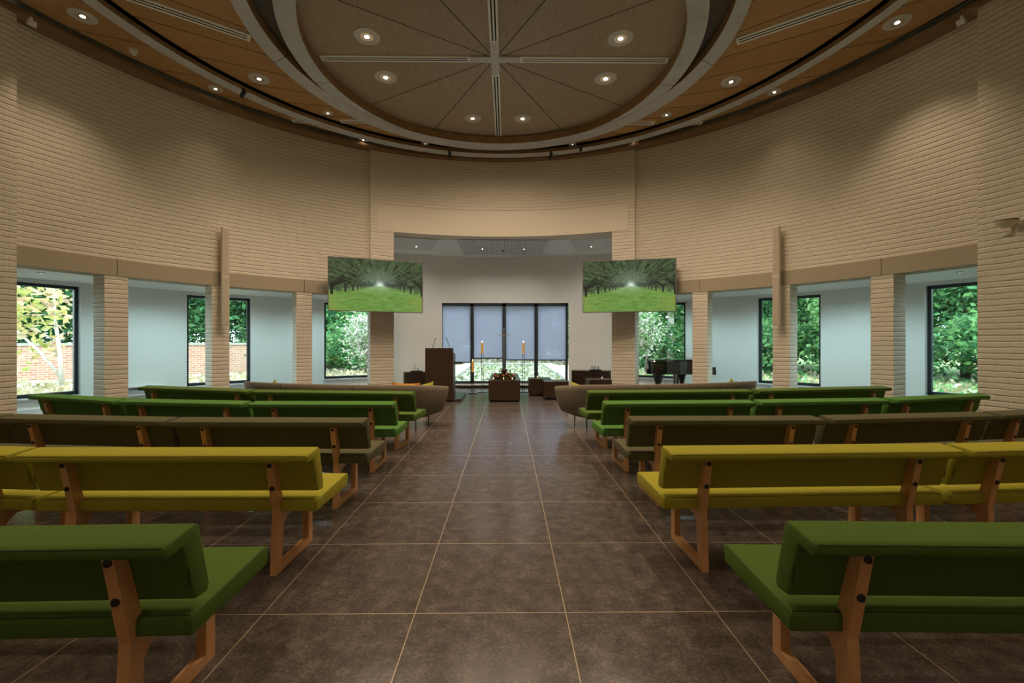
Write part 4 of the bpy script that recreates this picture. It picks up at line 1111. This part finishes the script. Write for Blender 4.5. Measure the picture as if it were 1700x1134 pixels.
t1 = tree('tree', 18.5, 17.5, 9, 3.3, 3.2, 3.9, 22000, .145, GREEN + LIGHTG[:1], 'dense green tree in the garden outside the right windows', g)
for x, y, rz_, s_ in ((22.5, 14.5, 1.0, 1.05), (15.8, 21.5, 2.0, 1.0), (12.8, 24.0, 3.0, 1.0), (25, 20, 4.0, 1.3), (19, 26, 5.0, 1.4), (27, 12, 2.6, 1.2), (9.5, 27.0, 1.7, 1.1)): dup(t1, (x, y, -.03), rz_, None, (s_, s_, s_))
g = 'dark trees beyond the chancel window'
t2 = tree('tree', -6.0, 36, 10, 4.0, 4.0, 4.6, 5500, .45, DEEP + GREEN[:1], 'dark tree standing beyond the planted basin, seen through the blinds', g)
for x, y, rz_, s_ in ((0.5, 39, 1, 1.0), (6.5, 36, 2, 1.0), (-12, 33, 3, 1.0), (12, 34, 4, 1.05), (-1, 46, 5, 1.5)): dup(t2, (x, y, -.03), rz_, None, (s_, s_, s_))
g = 'shrubs under the garden trees'
s0 = tree('shrub', -9.6, 20.5, 3, 1.7, 1.2, 1.0, 4500, .17, GREEN + LIGHTG[:2], 'rounded green shrub on the ground below the garden trees', g, .05, cat='shrub', blobs=12)
for x, y, rz_, s_ in ((-7.6, 22.5, 1, 1.1), (-12.2, 24.4, 2, 1.3), (-9.0, 26, 3, 1.7), (8.2, 21.5, 4, 1.2), (11.4, 19.5, 5, 1.2), (14.2, 17.4, 1.5, 1.2), (17.0, 14.2, 2.5, 1.25), (19.5, 11.0, 3.5, 1.3), (9.8, 24.5, .5, 1.6), (6.3, 24.5, 2.8, 1.3), (20.5, 15, 1.1, 1.6), (22, 8.5, .3, 1.6), (-4.6, 31.5, .3, 1.4), (4.8, 31.5, 2.3, 1.4), (0.2, 33, 1.3, 1.5), (-10.6, 27.5, 1.3, 1.8)): dup(s0, (x, y, -.03), rz_, None, (s_, s_, s_))
WHITE = [(.62, .57, .56), (.56, .50, .47), (.66, .64, .62), (.16, .28, .12)]
tree('blossom_shrub', -6.15, 19.0, 3.5, .95, 1.2, 1.7, 1500, .15, WHITE + LIGHTG[:1], 'white blossoming shrub outside the left window beside the chancel', None, .05, cat='shrub', blobs=16)
tree('blossom_shrub', 5.75, 18.2, 3.5, .9, 1.25, 1.75, 1500, .14, WHITE + LIGHTG[:2], 'white blossoming shrub outside the window behind the piano', None, .05, cat='shrub', blobs=16)
tree('tree', 7.75, 20.8, 9, 2.6, 2.6, 5.0, 3600, .28, LIGHTG + GREEN[:2], 'light green tree with a bare trunk outside the window behind the piano', None, .20, 'palebark')
tree('young_tree', 13.2, 17.2, 4, 1.3, 1.7, 2.5, 1900, .20, LIGHTG, 'slender young tree outside the middle right window', None, .05, 'palebark', blobs=12)
# young tree with large pink and yellow leaves in front of the garden wall
root = empty('young_tree', (-13.7, 13.6, -.03)); tag(root, 'young tree with pale stems and large yellow pink leaves outside the first left window', 'tree')
tr_ = MB(); tr_.tube([(0, 0, 0), (-.05, 0, 1.0), (-.22, 0, 2.3), (-.35, .1, 3.3)], [.06, .05, .04, .012], 8); tr_.tube([(-.03, 0, .35), (-.5, -.1, 1.1), (-1.1, -.2, 1.75), (-1.7, -.2, 2.5)], [.045, .04, .03, .01], 8); tr_.tube([(-.3, -.05, .8), (-.8, .1, 1.1), (-1.2, .1, 1.2)], [.03, .02, .008], 6)
tr_.build('trunk', M['palebark'], root, smooth=True)
cl = []
for cx_, cz_, rr, nn in ((-.35, 2.9, .5, 80), (-.9, 2.55, .5, 80), (-1.45, 2.6, .45, 70), (-1.9, 2.2, .35, 45), (-.2, 2.2, .4, 60), (-1.0, 2.0, .4, 60), (-1.5, 1.75, .4, 45), (-.5, 1.5, .35, 30), (-1.0, .95, .35, 40), (-.2, 1.2, .25, 20), (-1.3, 3.1, .4, 50)):
    nn = int(nn * .6); q = rng.normal(size=(nn, 3)) * rr * .5; cl.append(q + np.array([cx_, 0, cz_]))
leaf_cloud('foliage', np.concatenate(cl), .30, [(.56, .46, .21), (.58, .40, .30), (.48, .50, .19), (.62, .52, .38), (.38, .44, .13)], root, .5)

# ------------------------------------------------------------------ daylight
w = bpy.data.worlds.new('World'); sc.world = w; w.use_nodes = True; nt = w.node_tree
bg = nt.nodes['Background']; bg.inputs['Strength'].default_value = 6.2
tc = nt.nodes.new('ShaderNodeTexCoord'); sxyz = nt.nodes.new('ShaderNodeSeparateXYZ'); link(nt, tc.outputs['Generated'], sxyz.inputs[0])
rp = ramp(nt, sxyz.outputs[2], [(0.0, (.70, .86, .90)), (.6, (.80, .97, 1.0))]); link(nt, rp.outputs['Color'], bg.inputs['Color'])

sc.view_settings.view_transform = 'Standard'; sc.view_settings.look = 'None'; sc.view_settings.exposure = .15; sc.view_settings.gamma = 1; sc.view_settings.use_curve_mapping = False
sc.cycles.use_denoising = True
sc.cycles.max_bounces = 8; sc.cycles.diffuse_bounces = 5; sc.cycles.transparent_max_bounces = 16; sc.cycles.glossy_bounces = 4
sc.cycles.sample_clamp_indirect = 4
